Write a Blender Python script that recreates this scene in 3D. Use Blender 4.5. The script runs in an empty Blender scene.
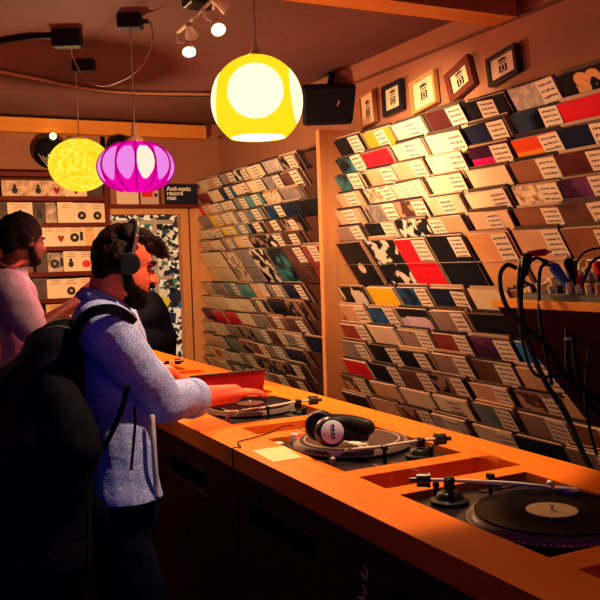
import bpy, bmesh, math, random
from mathutils import Vector, Matrix, Euler, noise
random.seed(7)
PI = math.pi
scene = bpy.context.scene
COL = scene.collection

# ------------------------------------------------------------------ camera
YAW, PITCH, ROLL, FPX, EYE = 0.464161, 0.0455708, -0.0322667, 840.0, 1.52
_f = Vector((math.sin(YAW)*math.cos(PITCH), math.cos(YAW)*math.cos(PITCH), -math.sin(PITCH)))
_r0 = Vector((math.cos(YAW), -math.sin(YAW), 0.0)); _u0 = _r0.cross(_f)
_r = _r0*math.cos(ROLL) + _u0*math.sin(ROLL)
_u = -_r0*math.sin(ROLL) + _u0*math.cos(ROLL)
CAM = Vector((0, 0, EYE))
cd = bpy.data.cameras.new('camera'); cam = bpy.data.objects.new('camera', cd); COL.objects.link(cam)
cd.sensor_width = 36.0; cd.lens = FPX/600*36.0; cd.clip_start = 0.02
M = Matrix.Identity(4)
for i in range(3):
    M[i][0], M[i][1], M[i][2], M[i][3] = _r[i], _u[i], -_f[i], CAM[i]
cam.matrix_world = M
scene.camera = cam

def P(px, py, d):                       # measured picture point at depth d -> world
    return CAM + (_f + _r*((px-300)/FPX) + _u*((300-py)/FPX))*d
def on(px, py, axis, val):              # measured picture point on an axis plane -> world
    d = _f + _r*((px-300)/FPX) + _u*((300-py)/FPX)
    return CAM + d*((val-CAM[axis])/d[axis])
def proj(p):
    v = Vector(p)-CAM; z = v.dot(_f)
    return (300+FPX*v.dot(_r)/z, 300-FPX*v.dot(_u)/z, z) if z > 0.05 else (-999, -999, z)

# ------------------------------------------------------------------ world, exposure, room lights
w = bpy.data.worlds.new('world'); scene.world = w; w.use_nodes = True
w.node_tree.nodes['Background'].inputs[0].default_value = (0.06, 0.10, 1.0, 1)
w.node_tree.nodes['Background'].inputs[1].default_value = 0.25
scene.view_settings.view_transform = 'Standard'; scene.view_settings.look = 'None'
scene.view_settings.gamma = 1.0; scene.view_settings.use_curve_mapping = False
scene.view_settings.exposure = 0.0
WARM = (1.0, 0.56, 0.24)

GLOBE = P(257, 101.5, 3.40); MAG = P(136, 167, 4.13); YEL = P(80, 165, 5.10)
def point(name, loc, col, watts, rad):
    l = bpy.data.lights.new(name, 'POINT'); l.color = col; l.energy = watts; l.shadow_soft_size = rad
    o = bpy.data.objects.new(name, l); o.location = loc; COL.objects.link(o); return o
def spot(name, loc, target, col, watts, ang, rad=0.03, blend=0.6):
    l = bpy.data.lights.new(name, 'SPOT'); l.color = col; l.energy = watts; l.spot_size = math.radians(ang)
    l.spot_blend = blend; l.shadow_soft_size = rad
    o = bpy.data.objects.new(name, l); o.location = loc
    o.rotation_euler = (Vector(target)-Vector(loc)).to_track_quat('-Z', 'Y').to_euler(); COL.objects.link(o); return o
point('globe_bulb_light', GLOBE+Vector((0, 0, -0.166)), WARM, 40, 0.02)
FIX = Vector((1.25, 1.95, 2.45))
spot('counter_spot_light', FIX, (1.0, 2.30, 1.0), (1.0, 0.62, 0.36), 108, 77, 0.03, 0.18)
point('magenta_lamp_light', MAG+Vector((0, 0, -0.22)), (1.0, 0.20, 0.16), 34, 0.06)
point('yellow_lamp_light', YEL+Vector((0, 0, -0.24)), (1.0, 0.60, 0.28), 100, 0.06)

# ------------------------------------------------------------------ materials
MATS = {}
def mat(name, col, rough=0.6, metal=0.0, emit=None, es=0.0, bump=0.0, bscale=40.0, spec=0.18, coat=0.0, col2=None, nscale=8.0, alpha=1.0, trans=0.0):
    if name in MATS: return MATS[name]
    m = bpy.data.materials.new(name); m.use_nodes = True; nt = m.node_tree; b = nt.nodes['Principled BSDF']
    b.inputs['Base Color'].default_value = (*col, 1); b.inputs['Roughness'].default_value = rough
    b.inputs['Metallic'].default_value = metal; b.inputs['Specular IOR Level'].default_value = spec
    b.inputs['Coat Weight'].default_value = coat
    b.inputs['Transmission Weight'].default_value = trans; b.inputs['Alpha'].default_value = alpha
    if emit: b.inputs['Emission Color'].default_value = (*emit, 1); b.inputs['Emission Strength'].default_value = es
    if col2 or bump:
        tc = nt.nodes.new('ShaderNodeTexCoord')
    if col2:
        n = nt.nodes.new('ShaderNodeTexNoise'); n.inputs['Scale'].default_value = nscale; n.inputs['Detail'].default_value = 6
        r = nt.nodes.new('ShaderNodeValToRGB'); r.color_ramp.elements[0].position = .35; r.color_ramp.elements[1].position = .68
        r.color_ramp.elements[0].color = (*col, 1); r.color_ramp.elements[1].color = (*col2, 1)
        nt.links.new(tc.outputs['Object'], n.inputs['Vector']); nt.links.new(n.outputs[0], r.inputs[0]); nt.links.new(r.outputs[0], b.inputs['Base Color'])
    if bump:
        n2 = nt.nodes.new('ShaderNodeTexNoise'); n2.inputs['Scale'].default_value = bscale; n2.inputs['Detail'].default_value = 4
        bp = nt.nodes.new('ShaderNodeBump'); bp.inputs['Strength'].default_value = bump; bp.inputs['Distance'].default_value = 0.02
        nt.links.new(tc.outputs['Object'], n2.inputs['Vector']); nt.links.new(n2.outputs[0], bp.inputs['Height']); nt.links.new(bp.outputs[0], b.inputs['Normal'])
    MATS[name] = m; return m

def wood(name, c1, c2, rough, stretch, scale=6.0):
    m = bpy.data.materials.new(name); m.use_nodes = True; nt = m.node_tree; b = nt.nodes['Principled BSDF']
    b.inputs['Roughness'].default_value = rough; b.inputs['Specular IOR Level'].default_value = .06
    tc = nt.nodes.new('ShaderNodeTexCoord'); mp = nt.nodes.new('ShaderNodeMapping'); mp.inputs['Scale'].default_value = stretch
    n = nt.nodes.new('ShaderNodeTexNoise'); n.inputs['Scale'].default_value = scale; n.inputs['Detail'].default_value = 8; n.inputs['Distortion'].default_value = .6
    r = nt.nodes.new('ShaderNodeValToRGB'); r.color_ramp.elements[0].position = .3; r.color_ramp.elements[1].position = .7
    r.color_ramp.elements[0].color = (*c1, 1); r.color_ramp.elements[1].color = (*c2, 1)
    nt.links.new(tc.outputs['Object'], mp.inputs[0]); nt.links.new(mp.outputs[0], n.inputs['Vector'])
    nt.links.new(n.outputs[0], r.inputs[0]); nt.links.new(r.outputs[0], b.inputs['Base Color'])
    n2 = nt.nodes.new('ShaderNodeTexNoise'); n2.inputs['Scale'].default_value = 14; n2.inputs['Detail'].default_value = 5
    mr = nt.nodes.new('ShaderNodeMapRange'); mr.inputs[3].default_value = rough-.12; mr.inputs[4].default_value = rough+.15
    nt.links.new(tc.outputs['Object'], n2.inputs['Vector']); nt.links.new(n2.outputs[0], mr.inputs[0]); nt.links.new(mr.outputs[0], b.inputs['Roughness'])
    MATS[name] = m; return m

COUNTER = wood('orange_counter_wood', (0.74, 0.150, 0.010), (0.88, 0.215, 0.016), 0.50, (1, .12, 1), 7)
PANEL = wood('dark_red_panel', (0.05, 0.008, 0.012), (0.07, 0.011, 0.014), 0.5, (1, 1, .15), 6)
PINE = wood('pine_board', (0.62, 0.26, 0.09), (0.75, 0.34, 0.13), 0.5, (4, 4, .25), 6)
SHELF = wood('dark_red_shelf', (0.10, 0.015, 0.012), (0.16, 0.025, 0.018), 0.5, (.3, 3, 3), 5)
RACKW = mat('rack_dark_wood', (0.10, 0.04, 0.025), 0.6)
WALL = mat('orange_brown_plaster', (0.36, 0.140, 0.075), 0.85, bump=.15, bscale=60, col2=(0.41, 0.165, 0.09), nscale=2.0)
CEIL = mat('brown_ceiling_paint', (0.20, 0.08, 0.072), 0.8, bump=.2, bscale=25, col2=(0.15, 0.06, 0.055), nscale=1.3)
FLOOR = wood('dark_floor', (0.008, 0.010, 0.03), (0.014, 0.015, 0.04), 0.55, (3, .3, 1), 5)
BLACKM = mat('black_plastic', (0.012, 0.012, 0.014), 0.35)
BLACKG = mat('black_gloss', (0.008, 0.008, 0.01), 0.12)
RUBBER = mat('black_rubber', (0.01, 0.01, 0.011), 0.5)
CHROME = mat('brushed_metal', (0.80, 0.66, 0.50), 0.4, .0, spec=.4)
GREYM = mat('grey_metal', (0.30, 0.28, 0.26), 0.4, .8)
CREAM = mat('cream_paper', (0.86, 0.66, 0.44), 0.7)

# ------------------------------------------------------------------ mesh helpers
class MB:
    def __init__(self): self.bm = bmesh.new(); self.smooth = False
    def box(self, c, s, rot=None, mi=0):
        m = Matrix.Translation(Vector(c)) @ (rot.to_4x4() if rot is not None else Matrix.Identity(4)) @ Matrix.Diagonal((s[0], s[1], s[2], 1))
        r = bmesh.ops.create_cube(self.bm, size=1.0, matrix=m)
        if mi:
            for f in {f for v in r['verts'] for f in v.link_faces}: f.material_index = mi
        return self
    def rbox(self, c, s, rad=0.004, rot=None, seg=2, mi=0):
        m = Matrix.Translation(Vector(c)) @ (rot.to_4x4() if rot is not None else Matrix.Identity(4))
        b2 = bmesh.new(); bmesh.ops.create_cube(b2, size=1.0, matrix=Matrix.Diagonal((s[0], s[1], s[2], 1)))
        bmesh.ops.bevel(b2, geom=b2.edges[:], offset=rad, segments=seg, profile=.5, affect='EDGES')
        for f in b2.faces: f.material_index = mi
        b2.transform(m); self._merge(b2); return self
    def _merge(self, b2):
        me = bpy.data.meshes.new('tmp'); b2.to_mesh(me); b2.free(); self.bm.from_mesh(me); bpy.data.meshes.remove(me)
    def cyl(self, p0, p1, r0, r1=None, seg=20, mi=0):
        p0, p1 = Vector(p0), Vector(p1); r1 = r0 if r1 is None else r1; d = p1-p0
        m = Matrix.Translation((p0+p1)/2) @ d.to_track_quat('Z', 'Y').to_matrix().to_4x4()
        r = bmesh.ops.create_cone(self.bm, cap_ends=True, segments=seg, radius1=r0, radius2=r1, depth=d.length, matrix=m)
        if mi:
            for f in {f for v in r['verts'] for f in v.link_faces}: f.material_index = mi
        return self
    def ball(self, c, r, rot=None, seg=20):
        r = (r, r, r) if not hasattr(r, '__len__') else r
        m = Matrix.Translation(Vector(c)) @ (rot.to_4x4() if rot is not None else Matrix.Identity(4)) @ Matrix.Diagonal((*r, 1))
        bmesh.ops.create_uvsphere(self.bm, u_segments=seg, v_segments=seg//2+2, radius=1, matrix=m); return self
    def cap(self, p0, r0, p1, r1, seg=16):                      # rounded tapered limb
        p0, p1 = Vector(p0), Vector(p1); d = p1-p0; L = d.length or 1e-4
        q = d.to_track_quat('Z', 'Y').to_matrix()
        rings = []
        n = 6
        for i in range(n+1):
            a = -PI/2 + (PI/2)*i/n; rings.append((math.cos(a)*r0, math.sin(a)*r0))
        for i in range(n+1):
            a = (PI/2)*i/n; rings.append((math.cos(a)*r1, L+math.sin(a)*r1))
        vs = []
        for (rr, z) in rings:
            if rr < 1e-5: vs.append([self.bm.verts.new(p0+q @ Vector((0, 0, z)))]); continue
            vs.append([self.bm.verts.new(p0+q @ Vector((rr*math.cos(2*PI*k/seg), rr*math.sin(2*PI*k/seg), z))) for k in range(seg)])
        for a, b in zip(vs[:-1], vs[1:]):
            for k in range(seg):
                k2 = (k+1) % seg
                if len(a) == 1: self.bm.faces.new((a[0], b[k2], b[k]))
                elif len(b) == 1: self.bm.faces.new((a[k], a[k2], b[0]))
                else: self.bm.faces.new((a[k], a[k2], b[k2], b[k]))
        return self
    def chain(self, pts):                                       # [(point, radius), ...]
        for (a, ra), (b, rb) in zip(pts[:-1], pts[1:]): self.cap(a, ra, b, rb)
        return self
    def tube(self, pts, r, seg=8, sub=6, closed=False):
        pts = [Vector(p) for p in pts]
        if sub > 1 and len(pts) > 2:
            out = []
            for i in range(len(pts)-1):
                a = pts[max(i-1, 0)]; b = pts[i]; c = pts[i+1]; d = pts[min(i+2, len(pts)-1)]
                for k in range(sub):
                    t = k/sub
                    out.append(.5*((2*b)+(c-a)*t+(2*a-5*b+4*c-d)*t*t+(3*b-a-3*c+d)*t**3))
            out.append(pts[-1]); pts = out
        rings = []; up = Vector((0.13, 0.21, .97))
        for i, p in enumerate(pts):
            t = (pts[min(i+1, len(pts)-1)]-pts[max(i-1, 0)]).normalized()
            x = t.cross(up); x = x.normalized() if x.length > 1e-3 else t.orthogonal().normalized()
            y = t.cross(x); up = -y if y.dot(up) < 0 else y
            y = up; x = y.cross(t)
            rr = r(i/(len(pts)-1)) if callable(r) else r
            rings.append([self.bm.verts.new(p+x*rr*math.cos(2*PI*k/seg)+y*rr*math.sin(2*PI*k/seg)) for k in range(seg)])
        for a, b in zip(rings[:-1], rings[1:]):
            for k in range(seg): self.bm.faces.new((a[k], a[(k+1) % seg], b[(k+1) % seg], b[k]))
        self.bm.faces.new(rings[0][::-1]); self.bm.faces.new(rings[-1]); return self
    def lathe(self, prof, c=(0, 0, 0), seg=40, rot=None, mi=0):
        c = Vector(c); R_ = rot if rot is not None else Matrix.Identity(3); vs = []
        for (r, z) in prof:
            vs.append([self.bm.verts.new(c+R_ @ Vector((0, 0, z)))] if r < 1e-6 else
                      [self.bm.verts.new(c+R_ @ Vector((r*math.cos(2*PI*k/seg), r*math.sin(2*PI*k/seg), z))) for k in range(seg)])
        for a, b in zip(vs[:-1], vs[1:]):
            for k in range(seg):
                k2 = (k+1) % seg
                if len(a) == 1 and len(b) == 1: continue
                if len(a) == 1: f = self.bm.faces.new((a[0], b[k], b[k2]))
                elif len(b) == 1: f = self.bm.faces.new((a[k], b[0], a[k2]))
                else: f = self.bm.faces.new((a[k], b[k], b[k2], a[k2]))
                f.material_index = mi
        return self
    def poly(self, pts, thick=None, mi=0):
        vs = [self.bm.verts.new(Vector(p)) for p in pts]; f = self.bm.faces.new(vs); f.material_index = mi
        if thick is not None:
            r = bmesh.ops.extrude_face_region(self.bm, geom=[f])
            for v in r['geom']:
                if isinstance(v, bmesh.types.BMVert): v.co += Vector(thick)
            for g in self.bm.faces:
                if g.material_index == 0 and mi: pass
        return self
    def build(self, name, material, parent=None, loc=None, smooth=False, world=False):
        if loc is not None and world: self.bm.transform(Matrix.Translation(-Vector(loc)))
        bmesh.ops.recalc_face_normals(self.bm, faces=self.bm.faces[:])
        me = bpy.data.meshes.new(name); self.bm.to_mesh(me); self.bm.free()
        for m in (material if isinstance(material, (list, tuple)) else [material]): me.materials.append(m)
        if smooth:
            me.polygons.foreach_set('use_smooth', [True]*len(me.polygons))
        o = bpy.data.objects.new(name, me); COL.objects.link(o)
        if parent is not None:
            o.parent = parent
        elif loc is not None: o.location = loc
        if smooth == 'auto':
            md = o.modifiers.new('edges', 'EDGE_SPLIT'); md.split_angle = math.radians(40)
        return o

def tag(o, label=None, cat=None, group=None, kind=None):
    if label: o['label'] = label
    if cat: o['category'] = cat
    if group: o['group'] = group
    if kind: o['kind'] = kind
    return o
def empty(name, loc, label, cat, group=None, rot=None):
    o = bpy.data.objects.new(name, None); o.empty_display_size = .05; COL.objects.link(o); o.location = loc
    if rot: o.rotation_euler = rot
    return tag(o, label, cat, group)
def part(mb, name, m, th, smooth=False):                        # built in world coordinates, parented to an unrotated thing
    mb.bm.transform(Matrix.Translation(-Vector(th.location)))
    return mb.build(name, m, th, smooth=smooth)
def subpart(mb, name, m, th, parent, smooth=False):
    mb.bm.transform(Matrix.Translation(-Vector(th.location)))
    return mb.build(name, m, parent, smooth=smooth)
def struct(mb, name, m):
    o = mb.build(name, m); o['kind'] = 'structure'; return o
def blob(mb, voxel, smooth=3, extra=None):                      # union the rounded limbs into one continuous skin
    me = bpy.data.meshes.new('blob'); mb.bm.normal_update(); bmesh.ops.recalc_face_normals(mb.bm, faces=mb.bm.faces[:]); mb.bm.to_mesh(me); mb.bm.free()
    o = bpy.data.objects.new('blob', me); COL.objects.link(o)
    r = o.modifiers.new('r', 'REMESH'); r.mode = 'VOXEL'; r.voxel_size = voxel; r.use_smooth_shade = True
    s = o.modifiers.new('s', 'SMOOTH'); s.iterations = smooth; s.factor = .5
    dg = bpy.context.evaluated_depsgraph_get(); dg.update()
    m2 = bpy.data.meshes.new_from_object(o.evaluated_get(dg)); bpy.data.objects.remove(o); bpy.data.meshes.remove(me)
    out = MB(); out.bm.from_mesh(m2); bpy.data.meshes.remove(m2)
    if extra:
        out.bm.normal_update()
        for v in out.bm.verts: v.co += v.normal*extra(v.co)
    return out
def text_mb(txt, size, mtx, bold=0.0, depth=0.0006, align='LEFT', spacing=1.0, shear=0.0):
    cu = bpy.data.curves.new('t', 'FONT'); cu.body = txt; cu.size = size; cu.offset = bold; cu.extrude = depth; cu.align_x = align; cu.space_line = spacing; cu.shear = shear
    o = bpy.data.objects.new('t', cu); COL.objects.link(o)
    dg = bpy.context.evaluated_depsgraph_get(); dg.update()
    me = bpy.data.meshes.new_from_object(o.evaluated_get(dg)); bpy.data.objects.remove(o); bpy.data.curves.remove(cu)
    mb = MB(); mb.bm.from_mesh(me); bpy.data.meshes.remove(me); mb.bm.transform(mtx); return mb
def holed(mb, us, vs, holes, place):
    """grid slab; place(u0,u1,v0,v1) adds one cell; holes = list of (u0,u1,v0,v1)"""
    for u0, u1 in zip(us[:-1], us[1:]):
        for v0, v1 in zip(vs[:-1], vs[1:]):
            cu, cv = (u0+u1)/2, (v0+v1)/2
            if any(a < cu < b and c < cv < d for a, b, c, d in holes): continue
            place(u0, u1, v0, v1)

# ================================================================== SETTING
CZ = 2.75
XW = 2.75; YB = 7.0
struct(MB().box((0.1, 2.2, -.05), (5.5, 9.8, .1)), 'floor', FLOOR)
struct(MB().box((0.1, 2.2, CZ+.05), (5.5, 9.8, .1)), 'ceiling', CEIL)
struct(MB().box((XW+.05, 2.2, CZ/2), (.1, 9.8, CZ)), 'wall_right', WALL)
struct(MB().box((-2.6, 4.0, CZ/2), (.1, 6.2, CZ)), 'wall_left', WALL)
struct(MB().box((-.43, YB+.05, CZ/2), (4.34, .1, CZ)).box((2.59, YB+.05, CZ/2), (.38, .1, CZ)).box((2.05, YB+.05, (1.97+CZ)/2), (.70, .1, CZ-1.97)), 'wall_back', WALL)
struct(MB().box((XW-.006, 3.4, 2.635), (.012, 7.2, .014)), 'trim_1', mat('trim_shadow', (.16, .06, .04), .7))  # thin dark brown moulding line along the right wall
struct(MB().box((0.0, YB-.05, 2.665), (5.2, .10, .11)), 'trim_2', wood('orange_beam_wood', (.72, .24, .04), (.85, .32, .06), .5, (.3, 3, 3), 5))
bm_ = MB().box((0.05, 3.14, 2.685), (5.3, .16, .13)); struct(bm_, 'trim_3', MATS['orange_beam_wood'])

# door covered in stickers
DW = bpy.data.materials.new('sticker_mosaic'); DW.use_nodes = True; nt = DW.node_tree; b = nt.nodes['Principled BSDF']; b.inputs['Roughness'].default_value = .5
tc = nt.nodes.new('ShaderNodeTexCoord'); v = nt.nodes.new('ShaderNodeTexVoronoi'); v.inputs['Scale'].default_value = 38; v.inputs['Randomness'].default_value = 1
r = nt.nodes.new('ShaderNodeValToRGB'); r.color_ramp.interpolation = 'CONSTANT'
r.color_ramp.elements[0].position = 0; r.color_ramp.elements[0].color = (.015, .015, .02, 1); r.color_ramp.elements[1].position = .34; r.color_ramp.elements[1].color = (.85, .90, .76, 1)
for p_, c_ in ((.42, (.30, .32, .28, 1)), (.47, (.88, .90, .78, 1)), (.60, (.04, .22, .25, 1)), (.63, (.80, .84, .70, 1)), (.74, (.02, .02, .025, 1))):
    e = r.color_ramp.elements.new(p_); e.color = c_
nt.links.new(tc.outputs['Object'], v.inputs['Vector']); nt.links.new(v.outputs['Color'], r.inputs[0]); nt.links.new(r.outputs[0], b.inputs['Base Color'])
nt.links.new(r.outputs[0], b.inputs['Emission Color']); b.inputs['Emission Strength'].default_value = .20  # faint glow added to the mosaic colours to brighten the door
door = empty('door_1', (2.04, YB, 0), 'white back door covered all over in stickers, in pine frame', 'door'); door['kind'] = 'structure'
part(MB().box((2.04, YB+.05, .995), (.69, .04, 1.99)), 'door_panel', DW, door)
fr = MB()
for x in (1.705, 2.385): fr.rbox((x, YB-.01, .985), (.07, .12, 1.97), .006)
fr.rbox((2.045, YB-.01, 1.985), (.75, .12, .05), .006)
part(fr, 'door_frame', PINE, door)
part(MB().box((2.14, YB+.022, .985), (.035, .02, 1.9)), 'glazing_bar', mat('door_bar', (.5, .45, .35), .5), door)
part(MB().box((2.0, YB+.02, 1.42), (.56, .02, .03)), 'door_rail', MATS['door_bar'], door)
part(MB().box((2.0, YB+.02, 1.90), (.58, .02, .035)), 'top_rail', MATS['door_bar'], door)
SC = [mat('sticker_'+n, c, .45) for n, c in dict(black=(.015, .015, .02), white=(.85, .85, .8), grey=(.25, .25, .25), teal=(.05, .35, .38), navy=(.02, .03, .08), darkgreen=(.03, .12, .06), brown=(.12, .06, .03), green=(.10, .70, .15), blue=(.02, .22, .70), yellow=(.85, .80, .03), red=(.7, .03, .03)).items()]
rs = random.Random(3)
def sticker(x, z, s, m, shape, k):
    mb = MB(); y = YB+.0205-.0005*(k % 12)
    if shape == 0: mb.box((x, y, z), (s*rs.uniform(.8, 1.6), .001, s*rs.uniform(.5, 1.1)), Matrix.Rotation(rs.uniform(-.5, .5), 3, 'Y'))
    else: mb.cyl((x, y+.0005, z), (x, y-.0005, z), s*.55, seg=18)
    return part(mb, 'sticker', m, door)
k = 0
for i in range(88):
    x, z = (rs.uniform(1.78, 2.31), rs.uniform(1.80, 1.93)) if i % 4 == 0 else (rs.uniform(2.06, 2.33), rs.uniform(1.16, 1.90)); sticker(x, z, rs.uniform(.030, .052), SC[rs.choice([0, 0, 0, 0, 1, 1, 2, 2, 3, 4, 5, 6])], rs.choice([0, 0, 1]), k); k += 1
for px, py, s, m, sh in ((150, 267, .045, 8, 1), (144, 275, .07, 7, 0), (163, 293, .07, 1, 1), (166, 302, .07, 9, 1), (182, 305, .055, 8, 1), (172, 345, .07, 10, 0), (152, 236, .08, 8, 0), (176, 296, .11, 4, 1), (150, 270, .03, 0, 1), (172, 318, .09, 4, 0)):
    p = on(px, py, 1, YB); sticker(p.x, p.z, s, SC[m], sh, k); k += 1

# shelf over the door and what stands on it
sh = MB().rbox((2.08, YB-.09, 2.022), (.76, .20, .028), .003).build('wall_shelf', SHELF)
tag(sh, 'dark red wooden shelf across the top of the stickered door', 'shelf')
def standing_card(name, px0, px1, py0, m, label, cat, lean=.06, y=YB-.10, z0=2.037):
    a = on(px0, 205, 1, y); b = on(px1, 205, 1, y); h = on(px0, py0, 1, y).z-z0
    o = MB().box((0, 0, h/2), (b.x-a.x, .006, h)).build(name, m)
    o.location = ((a.x+b.x)/2, y, z0); o.rotation_euler = (-lean, 0, 0); tag(o, label, cat); return o, b.x-a.x, h
LINED = mat('lined_cream', (.80, .62, .45), .7)
standing_card('notice_card', 117, 139, 184, LINED, 'plain cream notice card standing on shelf above door, left one', 'card')
o, cw, ch = standing_card('record_sleeve', 141, 159, 187, mat('pinkish_paper', (.62, .42, .32), .6), 'pinkish sleeve with red square, standing on shelf above door', 'record')
MB().box((-.02, -.004, ch*.62), (cw*.6, .003, ch*.35)).build('red_square', SC[10], o)
MB().cyl((cw*.35, -.003, ch*.55), (cw*.35, -.006, ch*.55), .015).build('round_print', SC[0], o)
o, cw, ch = standing_card('record_mat_sleeve', 165, 198, 184, mat('navy_black', (.008, .012, .03), .45), 'black Anti-static record mat sleeve standing on shelf above door', 'sleeve')
text_mb('Anti-static\nrecord\nmat', .052, Matrix.Translation((-cw/2+.02, -.0045, ch-.055)) @ Matrix.Rotation(PI/2, 4, 'X'), bold=.0012, spacing=.75).build('lettering', mat('white_print', (.9, .85, .75), .5), o)

# ================================================================== COUNTER
XF, XBk, ZT = 0.87, 1.51, 1.0
deckY = [0.595, 1.313, 2.020, 2.755, 3.475, 4.235]
slotY = [0.955, 1.664, 2.39, 3.115, 3.90]
DX0, DX1 = 1.003, 1.362
SX0, SX1 = 1.005, 1.40
Y0, Y1 = 0.15, 5.20
counter = empty('shop_counter', (1.19, 2.8, 0), 'long orange wooden listening counter with sunken turntables along it', 'counter')
ys = sorted({Y0, Y1} | {y+s*.231 for y in deckY for s in (-1, 1)} | {y+s*.062 for y in slotY for s in (-1, 1)})
holes = [(DX0, DX1, y-.231, y+.231) for y in deckY]+[(SX0, SX1, y-.062, y+.062) for y in slotY]
mb = MB(); holed(mb, [XF, DX0, SX0, DX1, SX1, XBk], ys, holes, lambda a, b, c, d: mb.box(((a+b)/2, (c+d)/2, ZT-.0275), (b-a, d-c, .055)))
bmesh.ops.remove_doubles(mb.bm, verts=mb.bm.verts[:], dist=1e-5)
fc = {}
for f in mb.bm.faces: fc.setdefault(tuple(sorted(v.index for v in f.verts)), []).append(f)
mb.bm.verts.index_update(); fc = {}
for f in mb.bm.faces: fc.setdefault(tuple(sorted(v.index for v in f.verts)), []).append(f)
bmesh.ops.delete(mb.bm, geom=[f for l in fc.values() if len(l) > 1 for f in l], context='FACES_ONLY')
part(mb, 'worktop', COUNTER, counter)
vents = [(2.02-.285, 2.02+.115), (2.755-.285, 2.755+.115), (1.313-.285+.02, 1.313+.10), (3.475-.285, 3.475+.115)]
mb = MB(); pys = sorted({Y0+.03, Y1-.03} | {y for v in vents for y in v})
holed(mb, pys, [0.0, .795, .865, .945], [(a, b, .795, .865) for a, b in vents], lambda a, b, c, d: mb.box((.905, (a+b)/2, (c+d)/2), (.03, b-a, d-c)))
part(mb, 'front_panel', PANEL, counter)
for a, b in vents[:2]:
    mb = MB()
    mb.box((.99, (a+b)/2, .79), (.14, b-a, .01)).box((.99, (a+b)/2, .87), (.14, b-a, .01)).box((1.06, (a+b)/2, .83), (.01, b-a, .09))
    part(mb, 'recess_box', mat('recess_black', (.008, .007, .009), .5), counter)
    mb = MB().box((.892, (a+b)/2, .794), (.006, b-a, .003)).box((.892, (a+b)/2, .866), (.006, b-a, .003))
    part(mb, 'recess_edge', GREYM, counter)
part(MB().box((1.49, (Y0+Y1)/2, .47), (.02, Y1-Y0-.06, .94)), 'back_panel', PANEL, counter)
part(MB().box((1.20, Y1-.04, .47), (.57, .02, .94)).box((1.20, Y0+.04, .47), (.57, .02, .94)), 'end_panel', PANEL, counter)
part(MB().box((1.20, (Y0+Y1)/2, .872), (.57, Y1-Y0-.1, .012)), 'inner_shelf', COUNTER, counter)
# pale torn tag remains on the panel
mb = MB(); PT = mat('pale_pink_paper', (.85, .45, .38), .7)
for path in ([(364, 566), (367, 570), (367.5, 577)], [(361, 572), (365, 577), (367, 580)], [(363, 585), (366, 590), (367, 594)], [(363.5, 592), (365, 595)], [(358, 597), (364, 599), (367, 603)]):
    pts = [on(x, y, 0, .8895) for x, y in path]; mb.tube(pts, lambda t: .0035*(1-.5*abs(t-.5)), seg=6, sub=4)
part(mb, 'tag_scrap', PT, counter)

# ------------------------------------------------------------------ turntables
VIN = mat('vinyl', (.010, .010, .012), .22, spec=.6)
def vinyl_rings(name):
    m = bpy.data.materials.new(name); m.use_nodes = True; nt = m.node_tree; b = nt.nodes['Principled BSDF']
    b.inputs['Base Color'].default_value = (.006, .006, .008, 1); b.inputs['Roughness'].default_value = .16; b.inputs['Specular IOR Level'].default_value = .015
    tc = nt.nodes.new('ShaderNodeTexCoord'); wv = nt.nodes.new('ShaderNodeTexWave'); wv.wave_type = 'RINGS'; wv.rings_direction = 'Z'
    wv.inputs['Scale'].default_value = 90; wv.inputs['Distortion'].default_value = 0
    bp = nt.nodes.new('ShaderNodeBump'); bp.inputs['Strength'].default_value = .04; bp.inputs['Distance'].default_value = .001
    nt.links.new(tc.outputs['Object'], wv.inputs['Vector']); nt.links.new(wv.outputs[1], bp.inputs['Height']); nt.links.new(bp.outputs[0], b.inputs['Normal'])
    MATS[name] = m; return m
VR = vinyl_rings('vinyl_grooves')
PLATE = mat('platter_metal', (.20, .14, .10), .4, .0, spec=.3)
SMAT = mat('slipmat_brown', (.085, .042, .03), .9, spec=.1)
DECKTOP = mat('deck_dark_metal', (.014, .011, .013), .3, .0, spec=.12)
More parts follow.
